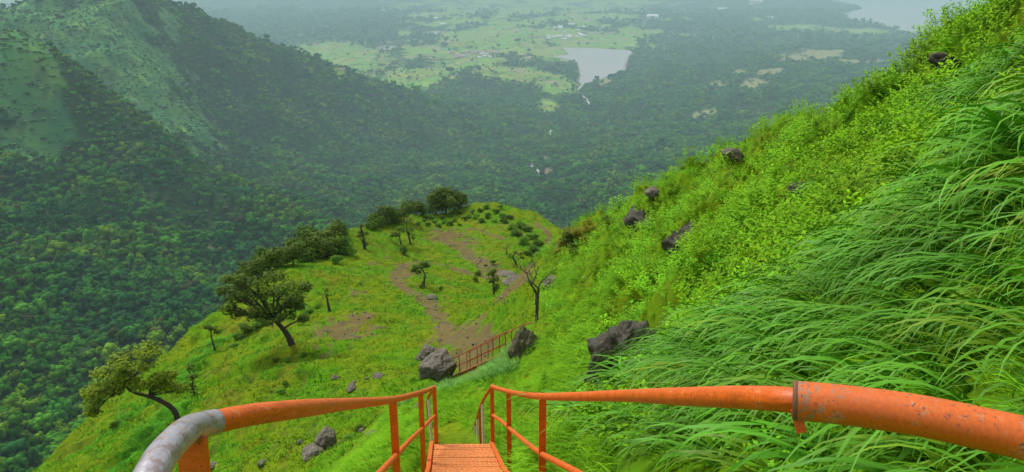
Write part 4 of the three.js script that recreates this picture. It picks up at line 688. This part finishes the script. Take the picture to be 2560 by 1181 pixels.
// ---------------------------------------------------------------- the valley forest
function crownShape(seed, { lobes = 9, w = 8, h = 5, leaves = 40, leaf = 1.0, core = 1 }) {
  const r = rng(seed), pads = [[0, h * 0.62, 0, w * 0.3, h * 0.34, w * 0.3]];
  for (let i = 0; i < lobes; i++) { const a = (i / lobes) * 6.28 + r(), d = w * (0.2 + 0.16 * r()); pads.push([Math.cos(a) * d, h * (0.35 + 0.5 * r()), Math.sin(a) * d, w * (0.15 + 0.08 * r()), h * (0.16 + 0.08 * r()), w * (0.15 + 0.08 * r())]); }
  const parts = [leafCloud(seed + 1, pads, leaves, leaf, 0.3)];
  if (core) for (const [x, y, z, a, b, c] of pads) { const g = new THREE.IcosahedronGeometry(1, core); g.deleteAttribute('uv'); const p = g.attributes.position; for (let i = 0; i < p.count; i++) { const k = 0.82 + 0.2 * n3(p.getX(i) * 1.7 + x, p.getY(i) * 1.7 + y, p.getZ(i) * 1.7 + z); p.setXYZ(i, p.getX(i) * k * a + x, p.getY(i) * k * b + y, p.getZ(i) * k * c + z); } parts.push(mergeVertices(g)); g.computeVertexNormals(); }
  return mergeGeometries(parts.map((g) => { const q = g.index ? g.toNonIndexed() : g; return q; }));
}
const nearCrowns = [{ w: 8, h: 5.5 }, { w: 9.5, h: 5, lobes: 11 }, { w: 6.5, h: 6.5 }, { w: 7.5, h: 5, lobes: 7 }].map((o, i) => crownShape(700 + i, { ...o, leaves: 34, leaf: 1.05 }));
const farCrowns = [{ w: 8, h: 5.5 }, { w: 9, h: 5 }, { w: 7, h: 6 }].map((o, i) => crownShape(720 + i, { ...o, lobes: 6, leaves: 6, leaf: 2.2, core: 1 }));
const forestTrunk = mergeGeometries([taperTube([V(0, -2.5, 0), V(0.15, 1, 0.1), V(0, 3.6, 0)], 0.28, 0.14, 6, 5), taperTube([V(0.1, 1.4, 0), V(1, 2.8, 0.4), V(1.8, 3.6, 0.8)], 0.12, 0.05, 5, 4), taperTube([V(0.1, 1.6, 0), V(-0.9, 2.8, -0.5), V(-1.7, 3.5, -0.7)], 0.12, 0.05, 5, 4)]);
const forestMat = new THREE.MeshPhysicalMaterial({ color: rgb(1, 1, 1), roughness: 0.85, specularIntensity: 0.15, side: THREE.DoubleSide });
const forestTint = [[0.030, 0.140, 0.010], [0.052, 0.180, 0.008], [0.100, 0.205, 0.006], [0.014, 0.085, 0.016], [0.060, 0.080, 0.014]];
const ground = (x, f) => { const v = valleyCache(x, f); return x > -250 && x < 190 && f < 370 ? Math.max(v, hillCache(x, f)) : v; };
const hiddenByHill = (x, y, f) => { for (let k = 1; k < 60; k++) { const t = Math.min(1, (k * 3.2) / Math.hypot(x, f)); if (t >= 1) break; if (hillCache(x * t, f * t) > y * t + 0.3) return true; } return false; };
{
  const r = rng(900), trees = [];
  for (let f = 60; f < 9400;) {
    const s = f < 800 ? 5.8 : f < 1500 ? 8.4 : f < 2600 ? 12 : f < 5200 ? 20 : 32, half = f * 0.86 + 120;
    for (let x = -half; x < half; x += s) {
      const X = x + (r() - 0.5) * s * 0.9, F = f + (r() - 0.5) * s * 0.9;
      if (F < 380 && X > -260 && X < 190 && (outside(X, F) < 9 || Math.hypot(X, F) < 150)) continue;
      const y = ground(X, F); if (!inFrame(X, y + 3, F, 60)) continue;
      if (X > 0 && F < 700 && X / F > 0.32) continue;
      const [o, kind] = openness(X, F);
      if (o > 0.12 && r() < (kind === 2 ? 0.55 + 0.6 * n2(X / 70, F / 50) : kind === 0 ? 0.94 : kind === 3 ? 0.9 : 0.88)) continue;
      if (F > 4400 && n2(X / 110 + 8, F / 140) + 0.5 * n2b(X / 320, F / 400) < 0.1 + 0.35 * sm(o, 0, 0.2)) continue;
      if (F > 1600 && F < 4400 && X > -450 && X < 850 && streamOpen(F) && riverDistance(X, F) < 7 + 4 * n2(X / 40, F / 40)) continue;
      if (F > 3700 && lakeDistance(X, F) < 14) continue;
      if (hiddenByHill(X, y + 6, F)) continue;
      const big = n2b(X / 100, F / 100), size = (kind === 2 && o > 0.12 ? 0.4 : 0.6 + 0.75 * r() * r() + 0.2 * r() + 0.18 * big) * (r() < 0.07 ? 1.6 : 1) * (s < 7 ? 0.95 : (s / 7.4) * (s > 15 ? 0.82 : 1));
      const mood = n2(X / 180, F / 180) + 0.9 * (r() - 0.5), t = forestTint[mood > 0.62 ? 2 : mood > 0.1 ? 1 : mood > -0.5 ? 0 : 3], u = r() < 0.03 ? forestTint[4] : t, k = 0.45 + 0.95 * r();
      trees.push({ x: X, y, f: F, size, c: rgb(u[0] * k * (0.9 + 0.2 * r()), u[1] * k, u[2] * k), d: toScreen(X, y, F)[2], a: r() * 6.28, v: Math.floor(r() * 12), sy: 1.0 + 0.55 * r() });
    }
    f += s;
  }
  const seen = trees.filter((t) => { const [px, py] = toScreen(t.x, t.y + 3, t.f); return px > 10 && px < 2550 && py > 10 && py < 1175; }).sort((a, b) => b.size / b.d - a.size / a.d);
  const single = new Set(); for (const t of seen) { if (single.size >= 300) break; if (t.d > 0 && !hiddenByHill(t.x, t.y + 2, t.f)) single.add(t); }
  const tones = forestTint.flatMap((t) => [0.55, 0.8, 1.05, 1.3].map((k) => { const m = forestMat.clone(); m.color = rgb(t[0] * k, t[1] * k, t[2] * k); return m; }));
  const toneName = ['deep green', 'mid green', 'yellow-green', 'dark bluish-green', 'brownish green'];
  for (const t of single) {
    const i = tones.reduce((b, m, k) => (Math.abs(m.color.r - t.c.r) + Math.abs(m.color.g - t.c.g) < Math.abs(tones[b].color.r - t.c.r) + Math.abs(tones[b].color.g - t.c.g) ? k : b), 0), g = new THREE.Group();
    part(g, 'trunk', forestTrunk, barkMat); part(g, 'crown', nearCrowns[t.v % 4], tones[i]);
    g.position.set(t.x, t.y - 0.6, -t.f); g.rotation.y = t.a; g.scale.set(t.size, t.size * t.sy, t.size);
    top(g, 'forest_tree', toneName[i >> 2] + ' broadleaf tree of the steep forest below the flank', 'tree', 'nearest forest trees, ' + toneName[i >> 2]);
  }
  const near = new Scatter('valley_forest', ['round dark crowns of the forest covering the near valley side', 'wide crowns of the forest covering the near valley side', 'tall narrow crowns of the forest covering the near valley side', 'low rounded crowns of the forest covering the near valley side'], 'forest', nearCrowns, forestMat);
  const farWood = new Scatter('distant_forest', ['hazy distant forest reaching from the river to the plain', 'hazy wide-crowned woods scattered over the far plain', 'hazy narrow-crowned woods among the far fields'], 'forest', farCrowns, forestMat);
  for (const t of trees) if (!single.has(t)) { const q = new THREE.Quaternion().setFromAxisAngle(V(0, 1, 0), t.a); (t.d < 1000 ? near : farWood).put(t.v, V(t.x, t.y - 0.8, -t.f), q, V(t.size, t.size * t.sy, t.size), t.c); }
  near.finish(); farWood.finish();
}
{ // scrub and grass clumps on the mountain meadows
  const r = rng(950), clump = [0, 1, 2].map((i) => leafCloud(960 + i, [[0, 0.25, 0, 1.2, 0.5, 1], [0.8, 0.2, 0.5, 0.9, 0.4, 0.8], [-0.7, 0.2, -0.4, 1, 0.4, 0.9], [0.2, 0.15, -0.9, 1.1, 0.35, 0.8]], 16, 0.9, 0.6));
  const scrub = new Scatter('mountain_scrub', ['tufted scrub growing over the grassy mountain face', 'grass clumps growing over the grassy mountain face', 'low bushes growing over the grassy mountain face'], 'scrub', clump, forestMat);
  for (let f = 420; f < 2500; f += 8) for (let x = -1500; x < -200; x += 8) {
    const X = x + (r() - 0.5) * 8, F = f + (r() - 0.5) * 8; if (Math.abs(X / F) > 0.85 || (X / F > -0.3)) continue;
    const [o, kind] = openness(X, F); if (kind !== 2 || o < 0.08) continue;
    const w = n2(X / 45, F / 30) + 0.4 * n2b(X / 15, F / 12) + 0.5 * (r() - 0.5), dark = w > 0.42, k = 0.7 + 0.6 * r(), s = (dark ? 1.3 + 1.7 * r() : 1.2 + 1.4 * r());
    scrub.put(Math.floor(r() * 3), V(X, valleyCache(X, F) - 0.1, -F), new THREE.Quaternion().setFromAxisAngle(V(0, 1, 0), r() * 6.28), V(s * 1.3, s * (dark ? 1 : 0.6), s), dark ? rgb(0.022 * k, 0.07 * k, 0.02 * k) : rgb(0.10 * k, 0.29 * k, 0.05 * k));
  }
  scrub.finish();
}
// trees that stand alone in the fields
{
  const crownMat = forestMat.clone(); crownMat.color = rgb(0.022, 0.062, 0.030);
  [[1124, 186, 24, 'large round tree standing alone in the light field below the village'], [1198, 180, 15, 'round tree beside the field road below the village'], [1212, 214, 10, 'slim dark tree by the pale bare spot in the field'], [1176, 182, 9, 'little tree next to the round field tree'], [1293, 108, 16, 'dark tree in the far field left of the reservoir dam'], [1085, 148, 9, 'small tree at the upper hedge of the light field'], [1116, 116, 11, 'dark tree behind the village roofs'], [1048, 104, 12, 'dark tree at the end of the wooded ridge'], [1236, 186, 10, 'small tree on the field bank'], [1195, 208, 9, 'short dark tree on the lower field edge']].forEach(([px, py, w, label]) => {
    const p = onValley(px, py), s = (p[3] / FOCAL) * w / 8, g = new THREE.Group(); part(g, 'trunk', forestTrunk, barkMat); part(g, 'crown', nearCrowns[px % 4], crownMat); g.position.set(p[0], p[2] + 0.8 * s, -p[1]); g.scale.setScalar(s); g.rotation.y = px; top(g, 'field_tree', label, 'tree', 'trees standing alone in the fields');
  });
}
// village and far houses
{
  const wallMats = [rgb(0.62, 0.58, 0.52), rgb(0.48, 0.36, 0.28), rgb(0.7, 0.7, 0.7)].map((c) => std(c, 0.9)), roofMats = [rgb(0.30, 0.15, 0.10), rgb(0.30, 0.26, 0.24), rgb(0.55, 0.55, 0.56), rgb(0.16, 0.12, 0.10)].map((c) => std(c, 0.85));
  const wall = mergeVertices(new THREE.BoxGeometry(1, 0.62, 1)).translate(0, 0.31, 0), rs = new THREE.Shape([new THREE.Vector2(-0.6, 0.58), new THREE.Vector2(0.6, 0.58), new THREE.Vector2(0, 0.98)]), roof = new THREE.ExtrudeGeometry(rs, { depth: 1.14, bevelEnabled: false }).translate(0, 0.03, -0.57), r = rng(77);
  const house = (px, py, w, wm, rm, name, label, group, stretch) => { const p = onValley(px, py); if (!p) return; const s = (p[3] / FOCAL) * w, g = new THREE.Group(); part(g, 'wall', wall, wallMats[wm]); part(g, 'roof', roof, roofMats[rm]); g.position.set(p[0], p[2] - 0.1 * s, -p[1]); g.scale.set(s, s * 0.85, s * stretch); g.rotation.y = 1.57 + (r() - 0.5) * 1.1; top(g, name, label, 'house', group); };
  for (let i = 0; i < 34; i++) { const u = i / 33, px = 1125 + 118 * u + 6 * (r() - 0.5), py = 140 + 17 * (r() - 0.5) + (u < 0.35 ? 2 : -1), k = Math.floor(Math.pow(r(), 1.4) * 4); house(px, py, 5 + 3 * r(), Math.floor(r() * 2), k, 'village_house', ['brown tiled house in the village on the light hill', 'grey roofed house in the village on the light hill', 'pale tin roofed house in the village on the light hill', 'dark roofed house in the village on the light hill'][k], 'village houses, ' + ['brown', 'grey', 'pale', 'dark'][k], 1.2 + r() * 0.6); }
  for (let i = 0; i < 26; i++) { const px = 1340 + 120 * r(), py = 62 + 40 * r(); house(px, py, 4 + 3 * r(), 2, 2, 'town_house', 'white house of the far town beyond the reservoir dam', 'houses of the far town', 1.4 + r()); }
  [[1632, 48, 16, 'long white shed far beyond the wooded slope'], [1926, 48, 9, 'white house alone on the far plain road'], [1106, 64, 8, 'white building by the far pond'], [1090, 48, 7, 'pale far building on the hazy plain'], [1806, 28, 12, 'pale far shed in hazy fields'], [1890, 10, 16, 'whitish far hall near the lake shore']].forEach(([x, y, w, l]) => house(x, y, w, 2, 2, 'far_house', l, null, 1.6));
}
renderer.render(scene, camera);
